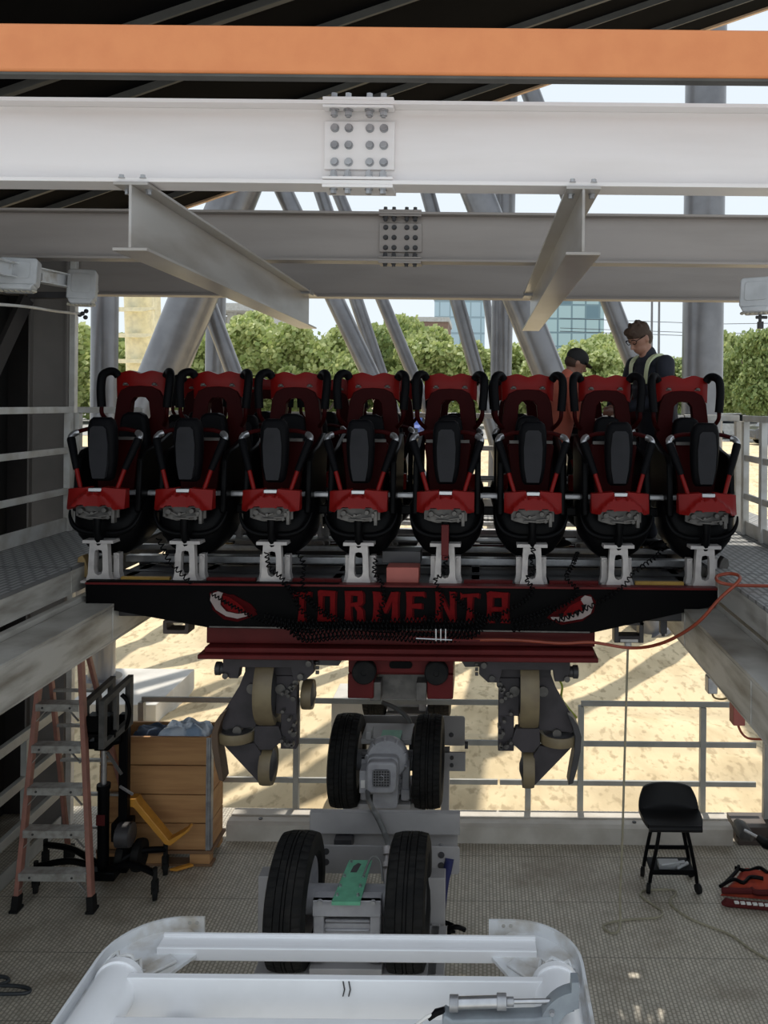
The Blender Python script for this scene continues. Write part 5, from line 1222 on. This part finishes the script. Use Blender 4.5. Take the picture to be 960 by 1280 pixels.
tag(MB().tube(spline(pts, 8), .008, 6).build('floor_cable', 'cable_pale'), 'thin pale cable hanging from the connector box and looping over the floor', 'cable')
for q_, (pp, lab) in enumerate((([(-30, 1226), (0, 1223), (14, 1224), (17, 1229), (0, 1234), (-30, 1236)], 'upper loop of dark hose at the bottom left edge of the floor'), ([(-30, 1235), (0, 1234), (30, 1235), (44, 1239), (38, 1244), (0, 1245), (-30, 1245)], 'lower loop of dark hose at the bottom left edge of the floor'))):
    tag(MB().tube(spline([fx0(*p)+Vector((0, 0, .012+.0*q_)) for p in pp], 6), .011, 8).build('floor_hose', 'cable_dark'), lab, 'hose')
# orange hose from the chassis, sagging then up to the deck
pts = [W(560, 800, 5.19), W(640, 800, 5.18), W(700, 804, 5.17), W(740, 803, 5.16), W(790, 810, 5.1), W(830, 803, 4.9), W(870, 780, 4.68), W(900, 748, 4.6), W(922, 728, 4.6), W(924, 720, 4.68), W(912, 717, 4.75), W(897, 720, 4.75), W(898, 727, 4.68), W(915, 731, 4.66), W(940, 732, 4.68), W(990, 733, 4.68)]
tag(MB().tube(spline(pts, 8), .010, 8).build('air_hose', 'hose_orange'), 'red-orange hose sagging below the fascia and curling onto the right walkway', 'hose')
# boxes under the right girder
for (px0, py0, px1, py1, D, m, lab, cp) in ((883, 845, 895, 865, 5.2, 'galv', 'small grey box with looped cable under the right girder', ((890, 866), (893, 872), (902, 874), (911, 872))), (914, 880, 929, 904, 4.6, 'box_red', 'small brick-red box with brown cable under the right girder', ((922, 905), (927, 916), (936, 923), (955, 924)))):
    a, b = W(px0, py1, D), W(px1, py0, D); mb = MB(); mb.bx(a.x, b.x, D-.04, D+.04, a.z, b.z); r_ = mb.build('switch_box', m, bevel=.005); tag(r_, lab, 'switch box')
    MB().tube(spline([W(*p, D) for p in cp], 5), .007, 6).build('cable', 'hose_orange' if m != 'galv' else 'yellow_brown', r_)
    mb = MB(); q = (a+b)/2; mb.bx(q.x-.02, q.x+.05, D-.03, D+.02, b.z, b.z+.06); mb.build('bracket', 'galv', r_)

# coiled black cords from each seat
def coil(pts, D, r=.013, pitch=.020, th=.0042):
    P = spline(pts, 12); acc = 0; out = []; prev = P[0]; ang = 0; a = None
    for i in range(len(P)-1):
        seg = P[i+1]-P[i]; L = seg.length; t = seg.normalized(); steps = max(1, int(L/(pitch/7)))
        if a is None: a = t.orthogonal()
        for k in range(steps):
            a = (a - t*a.dot(t)).normalized(); b = t.cross(a); out.append(P[i]+seg*(k/steps) + (a*math.cos(ang)+b*math.sin(ang))*r); ang += 2*PI*(L/steps)/pitch
    return out, th
CORDS = [
 ('from the second seat', [(198, 672, 5.15), (210, 698, 5.12), (222, 712, 5.10), (240, 730, 5.08)], .020, .045),
 ('from the left part of the third seat', [(333, 690, 5.12), (337, 710, 5.11), (352, 722, 5.10), (366, 742, 5.08), (378, 765, 5.07), (402, 782, 5.07)], .018, .036),
 ('right of the third pedestal', [(372, 690, 5.15), (380, 706, 5.12), (378, 728, 5.10), (386, 748, 5.08), (402, 766, 5.06), (430, 780, 5.06)], .018, .036),
 ('right of the fourth pedestal', [(470, 698, 5.13), (468, 716, 5.11), (478, 730, 5.10), (480, 752, 5.07), (474, 772, 5.06), (500, 788, 5.06)], .018, .034),
 ('in front of the fifth pedestal', [(558, 692, 5.12), (556, 706, 5.11), (554, 718, 5.10), (544, 724, 5.10), (552, 745, 5.08), (548, 765, 5.06), (520, 785, 5.06)], .016, .034),
 ('in front of the sixth pedestal', [(668, 684, 5.12), (664, 700, 5.11), (667, 714, 5.10), (658, 724, 5.10), (666, 738, 5.08), (648, 756, 5.06), (610, 775, 5.06)], .018, .032),
 ('beside the seventh pedestal', [(722, 690, 5.3), (716, 706, 5.2), (708, 722, 5.12), (722, 738, 5.08), (708, 754, 5.06), (672, 770, 5.05), (640, 782, 5.05)], .018, .032),
 ('stretching from the last seat down to the left', [(832, 678, 5.3), (822, 694, 5.22), (806, 706, 5.15), (790, 718, 5.1), (778, 734, 5.08), (750, 752, 5.06), (700, 775, 5.05), (640, 788, 5.05)], .018, .040),
 ('sagging across the left eye', [(264, 742, 5.06), (278, 750, 5.06), (296, 760, 5.06), (318, 772, 5.06), (350, 783, 5.06), (392, 790, 5.07)], .013, .030),
 ('crossing the first letter', [(352, 728, 5.09), (372, 742, 5.07), (388, 752, 5.06), (404, 764, 5.05), (430, 776, 5.05), (462, 786, 5.05)], .013, .028),
 ('crossing the last letters', [(565, 742, 5.07), (580, 758, 5.06), (604, 770, 5.05), (632, 776, 5.05), (660, 770, 5.06), (690, 758, 5.06)], .013, .028),
]
for lab, pts, r, pitch in CORDS:
    P = [W(*p) for p in pts]; out, th = coil(P, 0, r*.75, pitch*.8, .0045)
    tag(MB().tube(out, th, 5).build('coiled_cord', 'black', ang=80), 'black coiled cord ' + lab, 'cord', 'coiled cords on the front car')
rr = random.Random(12)
labs = ['topmost', 'second', 'third', 'fourth', 'fifth', 'lowest']
for k, lab in enumerate(('topmost strand', 'second strand from the top', 'third strand from the top', 'fourth strand from the top', 'fifth strand from the top', 'lowest strand')):
    y0 = 772+4.2*k; xs = [330+8*k, 380, 430, 480, 530, 580, 620-4*k]
    P = [W(x, y0 + (6 if 0 < i < 6 else -3) + rr.uniform(-3, 3), 5.055-.006*(k % 3)) for i, x in enumerate(xs)]
    out, th = coil(P, 0, .014, .026, .0045)
    tag(MB().tube(out, th, 5).build('coiled_cord', 'black', ang=80), 'black coiled cord lying along the lower edge of the fascia, ' + lab, 'cord', 'coiled cords on the front car')
mb = MB()
cl = empty('cord_clips', W(550, 795, 5.05), 'row of small silver clips holding cords below the centre of the fascia', 'clips')
for px in (545, 551, 557): MB().cyl(W(px, 786, 5.03), W(px, 801, 5.03), .005, n=8).build('clip', 'silver', cl)
MB().cyl(W(520, 798, 5.03), W(565, 800, 5.03), .005, n=8).build('rod', 'silver', cl); MB().cyl(W(566, 800, 5.03), W(600, 801, 5.03), .007, n=8).build('rod_sleeve', 'maroon', cl)

# ------------------------------------------------------------------ floodlights and wire at roof level
def floodlight(px, py, D, face, w, h, label):
    """face: direction (unit x) the lamp housing looks"""
    c = W(px, py, D); root = empty('floodlight', c, label, 'floodlight', 'floodlights')
    R = Matrix.Rotation(math.radians(face), 3, 'Z') @ Matrix.Rotation(math.radians(-12), 3, 'X')
    T = lambda u, v, d: c + R @ Vector((u, d, v))
    mb = MB(); mb.prism(rrect(-w/2, w/2, -h/2, h/2, .025), T, -.04, .05); mb.prism([(-w/2+.01, -h/2+.005), (w/2-.01, -h/2+.005), (w/2-.03, -h/2-.035), (-w/2+.03, -h/2-.035)], T, -.05, .05)
    mb.build('housing', 'lamp_white', root, bevel=.01)
    mb = MB(); mb.prism(rrect(-w*.34, w*.34, -h*.28, h*.34, .02), T, -.046, -.04); mb.build('raised_panel', 'lamp_white', root, bevel=.003)
    mb = MB()
    for k in range(7): u = -w*.42+w*.84*k/6; p = T(u, -h/2-.03, 0); mb.ell(tuple(p), (.014, .03, .012), 8, 6)
    mb.build('lens_row', 'lens', root)
    mb = MB(); mb.bar(T(-w/2, 0, .06), T(w/2, 0, .06), .03, .05); mb.bar(T(0, .02, .05), T(0, .10, .09), .03, .03); mb.build('bracket', 'galv', root, bevel=.003)
    return root
M['lamp_white'] = mat('white_lamp_housing', (0.60, 0.61, 0.62), 0.4)
M['lens'] = mat('clear_lens', (0.62, 0.58, 0.48), 0.15)
floodlight(103, 357, 6.05, 14, .20, .24, 'white floodlight beside the tall white corner post at the upper left')
floodlight(24, 341, 5.3, 10, .24, .19, 'white floodlight at the far left edge under the grey beam')
floodlight(946, 367, 5.6, -30, .22, .22, 'white floodlight at the right edge under the grey beam')
mb = MB(); a, b = W(-60, 322, 4.6), W(88, 352, 6.1); mb.ibeam(a, b, .10, .08, .008, .01); tag(mb.build('lamp_rail', 'white_dirty', smooth=False), 'small white rail carrying the two left floodlights', 'rail')
mb = MB(); a = W(34, 369, 6.3); mb.bx(a.x, a.x+.36, 6.30, 6.38, a.z-.02, a.z+.03); tag(mb.build('wall_bracket', 'steel_dark', bevel=.003), 'short dark bracket on the left wall under the floodlights', 'bracket')
mb = MB(); mb.tube(spline([W(-40, 378, 4.8), W(30, 383, 5.4), W(70, 389, 6.0), W(100, 392, 6.4)], 6), .010, 8); o = mb.build('tension_rod', 'rail_white'); tag(o, 'thin pale rod running under the left floodlights', 'rod')
mb = MB(); p = W(103, 392, 6.4)
for d_ in ((.0, 0, .0), (.03, 0, .02), (.025, 0, -.03), (-.02, 0, -.01)): mb.ell(tuple(p+Vector(d_)), (.02, .015, .018), 8, 6)
mb.build('rod_clamp', 'steel_dark', o)
cam2 = W(950, 402, 5.6); mb = MB(); mb.cyl(cam2+Vector((-.03, 0, .03)), cam2+Vector((.05, 0, .03)), .012, n=8); mb.cyl(cam2, cam2+Vector((0, 0, .06)), .012, n=8); mb.bx(cam2.x-.015, cam2.x+.02, 5.58, 5.62, cam2.z-.05, cam2.z); tag(mb.build('lamp_clamp', 'steel_dark', bevel=.003), 'small dark clamp hanging below the right floodlight', 'clamp')

# ------------------------------------------------------------------ people standing behind the front seats
def remesh(o, v, smooth=4):
    m = o.modifiers.new('remesh', 'REMESH'); m.mode = 'VOXEL'; m.voxel_size = v; m.use_smooth_shade = True
    s = o.modifiers.new('smooth', 'SMOOTH'); s.iterations = smooth; s.factor = .5
def limb(mb, pts, rs, n=12):
    for i, (p, r) in enumerate(zip(pts, rs)): mb.ell(tuple(p), (r, r, r), 12, 8)
    for i in range(len(pts)-1): mb.tube([pts[i], pts[i+1]], [rs[i], rs[i+1]], n)
def person(root, base, height, face, lean, neck_bend, cap, jacket, trousers):
    """face: heading in degrees, 0 looks away from the camera (+Y), 180 towards it"""
    S = height/1.78; Rz = Matrix.Rotation(math.radians(face), 3, 'Z')
    def L(x, y, z):     # x to the person's right ... in person space y is forward
        return Vector(base) + Rz @ (Vector((x, y, z))*S)
    lf = math.tan(math.radians(lean))
    sp = lambda z: lf*max(0, z-.95)
    sh = 1.45
    hips = L(0, 0, .95); chest = L(0, sp(1.28), 1.28); neck = L(0, sp(1.50)+.02, 1.50)
    hc = Vector((0, sp(1.5)+.045+.06*math.sin(math.radians(neck_bend)), 1.635-.02*math.sin(math.radians(neck_bend))))
    Rh = Rz @ Matrix.Rotation(-math.radians(neck_bend), 3, 'X')
    H = lambda x, y, z: L(*hc) + Rh @ (Vector((x, y, z))*S)
    arms = []
    for s in (-1, 1):
        sho = L(s*.185, sp(1.43), 1.43); elb = L(s*.25, sp(1.2)+.10, 1.17); wri = L(s*.10, sp(1.2)+.34, 1.10)
        arms.append((s, sho, elb, wri))
    legs = [(s, L(s*.09, 0, .92), L(s*.10, .03, .50), L(s*.11, -.01, .09)) for s in (-1, 1)]
    body = MB()
    body.ell(tuple(L(0, sp(1.3), 1.30)), (.155*S, .105*S, .19*S), 16, 12, Rz); body.ell(tuple(L(0, 0, 1.0)), (.155*S, .11*S, .16*S), 16, 12, Rz)
    body.tube([L(0, 0, 1.0), chest], [.13*S, .14*S], 14); limb(body, [chest+Vector((0, 0, .12*S)), neck, H(0, -.01, -.06)], [.075*S, .055*S, .052*S])
    body.ell(tuple(H(0, 0, .02)), (.074*S, .094*S, .108*S), 18, 14, Rh); body.ell(tuple(H(0, .035, -.045)), (.056*S, .058*S, .062*S), 14, 10, Rh)
    body.tube([H(0, .088, .02), H(0, .112, -.022), H(0, .092, -.03)], [.008*S, .013*S, .009*S], 8)
    for s in (-1, 1):
        body.ell(tuple(H(s*.075, -.005, .0)), (.009*S, .018*S, .030*S), 10, 8, Rh); body.ell(tuple(H(s*.031, .079, .030)), (.013*S, .012*S, .008*S), 8, 6, Rh)
    body.ell(tuple(H(0, .083, -.058)), (.022*S, .010*S, .008*S), 8, 6, Rh)
    for s, a, b, c in arms:
        limb(body, [a, b, c], [.048*S, .038*S, .026*S]); d = (c-b).normalized(); sd = Rz @ Vector((1, 0, 0)); palm = c+d*.05*S
        body.ell(tuple(palm), (.036*S, .045*S, .018*S), 10, 8, Rz)
        for k in range(4):
            f0 = palm+d*.03*S+sd*(.027-.018*k)*S; f1 = f0+d*.035*S+Vector((0, 0, -.008)); f2 = f1+d*.016*S+Vector((0, 0, -.024*S)); limb(body, [f0, f1, f2], [.009*S, .0085*S, .007*S], 6)
        t0 = palm-sd*s*.03*S; limb(body, [t0, t0-sd*s*.02*S+d*.03*S, t0-sd*s*.018*S+d*.055*S], [.011*S, .010*S, .008*S], 6)
    for s, a, b, c in legs:
        limb(body, [a, b, c], [.075*S, .052*S, .036*S]); body.ell(tuple(c+Rz@Vector((0, .06, -.055))*S), (.04*S, .11*S, .035*S), 12, 8, Rz)
    bo = body.build('body', 'skin', root, ang=90); remesh(bo, .0075, 3)
    sh_ = MB(); sh_.ell(tuple(L(0, sp(1.3), 1.30)), (.185*S, .135*S, .215*S), 16, 12, Rz); sh_.tube([L(0, 0, .90), chest], [.16*S, .165*S], 16); sh_.ell(tuple(L(0, sp(1.43), 1.44)), (.20*S, .09*S, .065*S), 14, 10, Rz)
    limb(sh_, [L(0, sp(1.46), 1.46), L(0, sp(1.5)+.005, 1.515)], [.085*S, .068*S])
    for s, a, b, c in arms: limb(sh_, [a, b, b.lerp(c, .55 if jacket == 'coral' else .92)], [.072*S, .060*S, .045*S])
    so_ = sh_.build('jacket' if jacket == 'navy' else 'shirt', jacket, root, ang=90); remesh(so_, .010, 4)
    tr = MB(); tr.ell(tuple(L(0, 0, .93)), (.165*S, .12*S, .13*S), 14, 10, Rz)
    for s, a, b, c in legs: limb(tr, [a, b, c+Vector((0, 0, .02))], [.095*S, .075*S, .062*S])
    to = tr.build('trousers', trousers, root, ang=90); remesh(to, .012, 3)
    for s, a, b, c in legs:
        mb = MB(); mb.ell(tuple(c+Rz@Vector((0, .055, -.050))*S), (.052*S, .135*S, .042*S), 14, 10, Rz); mb.build('shoe', 'black', root)
    if cap:
        mb = MB(); mb.ell(tuple(H(0, -.008, .050)), (.086*S, .106*S, .088*S), 20, 14, Rh); o = mb.build('cap', 'cap', root); 
        mb = MB(); vs = []
        P = [H(.075*math.cos(a), .065+.085*math.sin(a), .045-.012*math.sin(a)) for a in [PI*k/10 for k in range(11)]]
        mb.add([tuple(p) for p in P]+[tuple(p+Rh@Vector((0, 0, -.008))) for p in P], [tuple(range(11)), tuple(range(21, 10, -1))]+[(k, k+11, (k+1) % 11+11, (k+1) % 11) for k in range(11)]); mb.build('peak', 'cap', o)
        mb = MB(); mb.ell(tuple(H(0, -.02, .0)), (.078*S, .088*S, .072*S), 16, 10, Rh); mb.build('hair', 'hair', root)
    else:
        mb = MB(); mb.ell(tuple(H(0, -.012, .058)), (.084*S, .102*S, .082*S), 18, 12, Rh); mb.ell(tuple(H(0, -.035, .0)), (.076*S, .075*S, .08*S), 14, 10, Rh); mb.ell(tuple(H(0, .055, .100)), (.06*S, .045*S, .035*S), 12, 8, Rh)
        rr = random.Random(3)
        for k in range(26):
            a = rr.uniform(0, 2*PI); e = rr.uniform(.25, 1.3); mb.ell(tuple(H(.08*math.cos(a)*math.cos(e), .095*math.sin(a)*math.cos(e)-.005, .062+.083*math.sin(e))), (.016, .016, .013), 6, 5)
        o = mb.build('hair', 'hair', root, ang=90); remesh(o, .007, 2)
        mb = MB()
        for s in (-1, 1):
            c_ = [H(s*.034+.027*math.cos(a), .098-.012*abs(math.cos(a)), .028+.019*math.sin(a)) for a in [2*PI*k/14 for k in range(14)]]; mb.tube(c_, .0028, 5, closed=True); mb.bar(H(s*.060, .09, .032), H(s*.078, .0, .028), .004, .005)
        mb.bar(H(-.009, .102, .032), H(.009, .102, .032), .004, .004); mb.build('glasses', 'black', root)
    return L, H, sp, S
p1 = empty('person', (W(826, 505, 6.15).x, 6.20, hz(1.10)), 'person in a navy jacket with pale reflective bands and glasses, looking down behind the seats', 'person')
L, H, sp, S = person(p1, tuple(p1.location), 1.76, 118, 12, 34, False, 'navy', 'navy')
for s in (-1, 1):
    pts = [L(s*.085, sp(1.3)-.13, 1.25), L(s*.095, sp(1.42)-.105, 1.42), L(s*.105, sp(1.50)-.03, 1.513), L(s*.10, sp(1.45)+.09, 1.455), L(s*.085, sp(1.3)+.14, 1.30)]
    q = spline(pts, 5); mb = MB(); sd = Matrix.Rotation(math.radians(118), 3, 'Z') @ Vector((1, 0, 0))
    vs = []; 
    for p in q: vs += [p-sd*.022, p+sd*.022, p+sd*.022-Vector((0, 0, .02)), p-sd*.022-Vector((0, 0, .02))]
    mb.add(vs, [(i*4+k, i*4+(k+1) % 4, (i+1)*4+(k+1) % 4, (i+1)*4+k) for i in range(len(q)-1) for k in range(4)]); mb.build('reflective_band', 'hiviz', p1, ang=50)
p2 = empty('person', (W(688, 505, 6.2).x, 6.22, hz(1.10)), 'person in a black cap and coral shirt bending behind the sixth and seventh seats', 'person')
person(p2, tuple(p2.location), 1.56, -82, 16, 28, True, 'coral', 'navy')

# ------------------------------------------------------------------ landscape behind
def crown_mesh(seed, n, size=.5):
    rr = random.Random(seed); lumps = [(0, 0, 0, 1.0)] + [(rr.uniform(-.85, .85), rr.uniform(-.85, .85), rr.uniform(-.75, .6), rr.uniform(.24, .48)) for _ in range(20)]
    mb = MB()
    for _ in range(n):
        x, y, z, r = rr.choice(lumps); u, v = rr.uniform(-1, 1), rr.uniform(0, 2*PI); s = math.sqrt(1-u*u); k = rr.uniform(.55, 1.12)
        sc = .66 if r == 1.0 else 1
        c = Vector((x+s*math.cos(v)*r*k*sc, y+s*math.sin(v)*r*k*sc, z+u*r*k*.8*sc))
        a = Vector((rr.uniform(-1, 1), rr.uniform(-1, 1), rr.uniform(-1, 1))).normalized(); b = a.orthogonal().normalized(); q = size*rr.uniform(.5, 1.1)/10
        mb.add([c+a*q, c+b*q, c-a*q, c-b*q], [(0, 1, 2, 3)])
    return mb
def tree(px, top, D, wpx, m, seed, label, hbase=1.5, trunk_r=.22):
    t = W(px, top, D); cr_w = wpx*D/FPX/2; zt2 = t.z; zb2 = hbase+(1.6 if D > 55 else 2.0); zc = (zt2+zb2)/2; hh = (zt2-zb2)/2
    root = empty('tree', (t.x, D, hbase), label, 'tree', 'trees behind the columns')
    cm = crown_mesh(seed, 15000, .72 if D > 55 else .62)
    mb = MB(); mb.f = cm.f; mb.v = [Vector((t.x+v.x*cr_w, D+v.y*cr_w, zc+v.z*hh*1.05)) for v in cm.v]
    mb.build('crown', m, root, smooth=False)
    mb = MB(); mb.tube(spline([(t.x, D, hbase-.1), (t.x+.1, D, hbase+1.2), (t.x-.1, D, zb2+.6), (t.x+.2, D, zc)], 5), trunk_r, 8)
    for s in (-1, 1): mb.tube(spline([(t.x, D, zb2-.2), (t.x+s*.8, D, zb2+.8), (t.x+s*1.5, D, zc+.3)], 5), trunk_r*.55, 6)
    mb.build('trunk', 'bark', root)
names = [
 (60, 392, 75, 120, 'leaf', 'tree at the far left behind the wall columns'), (135, 398, 82, 110, 'leaf2', 'tree behind the upright left column'), (215, 404, 80, 100, 'leaf', 'tree behind the thick slanting left column'),
 (300, 400, 72, 105, 'leaf', 'light green tree right of the thick slanting column'), (352, 388, 78, 95, 'leaf', 'tallest bright tree under the left hanging beam'), (408, 392, 70, 90, 'leaf', 'tree just right of the left hanging beam end'),
 (455, 402, 76, 90, 'leaf2', 'tree behind the three close slanting columns'), (500, 388, 86, 80, 'leaf', 'tree before the brown building'), (548, 402, 70, 100, 'leaf', 'broad light tree right of the centre column'),
 (640, 428, 78, 90, 'leaf', 'low tree behind the upright column right of centre'), (715, 412, 72, 95, 'leaf', 'bright tree behind the person in a cap'), (762, 414, 80, 80, 'leaf', 'tree behind the man with glasses'), (822, 440, 84, 70, 'leaf2', 'low tree between the man and the thick right column'), (915, 404, 58, 70, 'leaf', 'leafy tree right of the thick column'), (958, 400, 52, 80, 'leaf2', 'tree with a dark trunk at the right edge')]
for i, (px, top, D, w, m, lab) in enumerate(names): tree(px, top, D, w*1.12, m, 40+i, lab)
# hedge line
def bush_row():
    rr = random.Random(77); cm = MB()
    for x in [(-75+i*3.1) for i in range(50)]:
        c = crown_mesh(int(x*10)+900, 700, 1.3)
        cm2 = [Vector((x+v.x*2.6, 92+v.y*2, 3.6+v.z*2.6)) for v in c.v]; n = len(cm.v); cm.v += cm2; cm.f += [tuple(i+n for i in f) for f in c.f]
    o = cm.build('hedge', 'leaf2', smooth=False); o['kind'] = 'stuff'; tag(o, 'continuous dark green undergrowth below and behind the trees', 'hedge', kind='stuff')
bush_row()
def building(x0, x1, y, depth, z1, m, label, roofm='concrete'):
    r = empty('building', ((x0+x1)/2, y, 1.5), label, 'building')
    mb = MB(); mb.bx(x0, x1, y, y+depth, 1.5, z1); mb.build('facade', m, r, smooth=False)
    mb = MB(); mb.bx(x0-.2, x1+.2, y-.2, y+depth+.2, z1, z1+.7); mb.build('parapet', roofm, r, smooth=False); return r
D = 150
building(W(672, 400, D).x, W(755, 400, D).x, D, 18, W(700, 374, D).z, 'facade', 'pale green glass office building above the trees, right of centre')
building(W(543, 400, 170).x, W(606, 400, 170).x, 170, 18, W(560, 375, 170).z, 'facade2', 'pale blue glass office building just right of the centre')
b = building(W(502, 400, 120).x, W(560, 400, 120).x, 120, 12, W(520, 402, 120).z, 'wall_brown2', 'low brown building with flat roof behind the centre trees')
# viaduct at left
v = empty('viaduct', (W(275, 390, 130).x, 130, 1.5), 'pale concrete road viaduct behind the trees at the left', 'bridge')
for k, py in enumerate((382, 394)):
    a, b = W(236, py, 130), W(330, py+2, 130); mb = MB(); mb.bx(a.x, b.x, 130+6*k, 138+6*k, a.z-.7, a.z+.5); mb.build('road_deck', 'concrete', v, smooth=False)
for px in (245, 290, 325): mb = MB(); a = W(px, 400, 133); mb.bx(a.x-.8, a.x+.8, 133, 135, 1.5, a.z+1.5); mb.build('pier', 'concrete', v, smooth=False)
# lamp posts and power lines
for px, lab in ((815, 'left'), (824, 'right')):
    a = W(px, 380, 34); o = MB().tube([(a.x, 34, .2), (a.x, 34, 9.2)], [.065, .045], 8).build('lamp_post', 'column'); tag(o, 'thin grey post right of the man with glasses, %s of the two' % lab, 'post', 'thin posts')
for k, py in enumerate((398, 410, 414)):
    a, b = W(700, py, 60), W(1100, py+4, 60); o = MB().tube([a, a.lerp(b, .5)-Vector((0, 0, .3)), b], .022, 5).build('power_line', 'steel_dark'); tag(o, 'thin overhead power line at the right, %s' % ('highest', 'middle', 'lowest')[k], 'power line', 'power lines')
# cars
def car(px, D, heading, m, label, van=1.0, base=1.5):
    x = (px-600)*D/FPX; root = empty('parked_car', (x, D, base+.03), label, 'car', 'parked cars')
    Rz = Matrix.Rotation(math.radians(heading), 3, 'Z'); o0 = Vector((x, D, base+.03))
    T = lambda u, v, d: o0 + Rz @ Vector((u, d, v))
    mb = MB(); mb.prism([(-2.3, .35), (-2.28, .85), (-2.0, 1.0), (-1.75, 1.05), (2.2, 1.0), (2.3, .75), (2.28, .35), (1.8, .25), (-1.8, .25)], T, -.9, .9); mb.prism([(-1.7, 1.0), (-1.2, 1.5*van), (1.0, 1.55*van), (1.9, 1.0)], T, -.8, .8); mb.build('car_body', m, root, bevel=.05)
    for s in (-1, 1): mb = MB(); mb.prism([(-1.45, 1.05), (-1.12, 1.42*van), (.92, 1.46*van), (1.6, 1.05)], T, s*.80, s*.83); mb.build('side_window', 'car_glass', root)
    mb = MB(); mb.prism([(1.78, 1.10), (1.10, 1.47*van), (1.14, 1.50*van), (1.84, 1.12)], T, -.7, .7); mb.build('windscreen', 'car_glass', root)
    for u in (-1.4, 1.4):
        for s in (-1, 1): MB().lathe(tuple(T(u, .33, s*.86)), tuple(Rz @ Vector((0, 1, 0))), [(.2, -.11), (.33, -.1), (.34, 0), (.33, .1), (.2, .11)], 20).build('wheel', 'rubber', root)
car(918, 55, 4, 'car_white', 'white car parked behind the right railing', 1.15)
car(985, 47, 2, 'car_grey', 'dark grey car at the right edge behind the railing', 1.1)
car(518, 46, 80, 'car_blue', 'blue car seen between the fourth and fifth seats', 1.1)
car(553, 58, 0, 'car_white', 'white car seen through the fifth headrest opening')
car(652, 57, 0, 'car_grey', 'dark car parked behind the sixth headrest')
car(735, 60, 2, 'car_white', 'white car parked behind the seventh headrest')
car(440, 60, 0, 'car_white', 'white car parked behind the fourth headrest')
car(360, 56, 0, 'car_grey', 'dark car parked behind the third headrest')
mb = MB()
f = empty('site_fence', (18, 47, 1.5), 'low dark fence strip under the trees at the right', 'fence')
mb = MB(); mb.bx(8, 34, 66, 66.1, 1.5, 3.1); mb.build('fence_panel', 'hedge_dark', f, smooth=False)
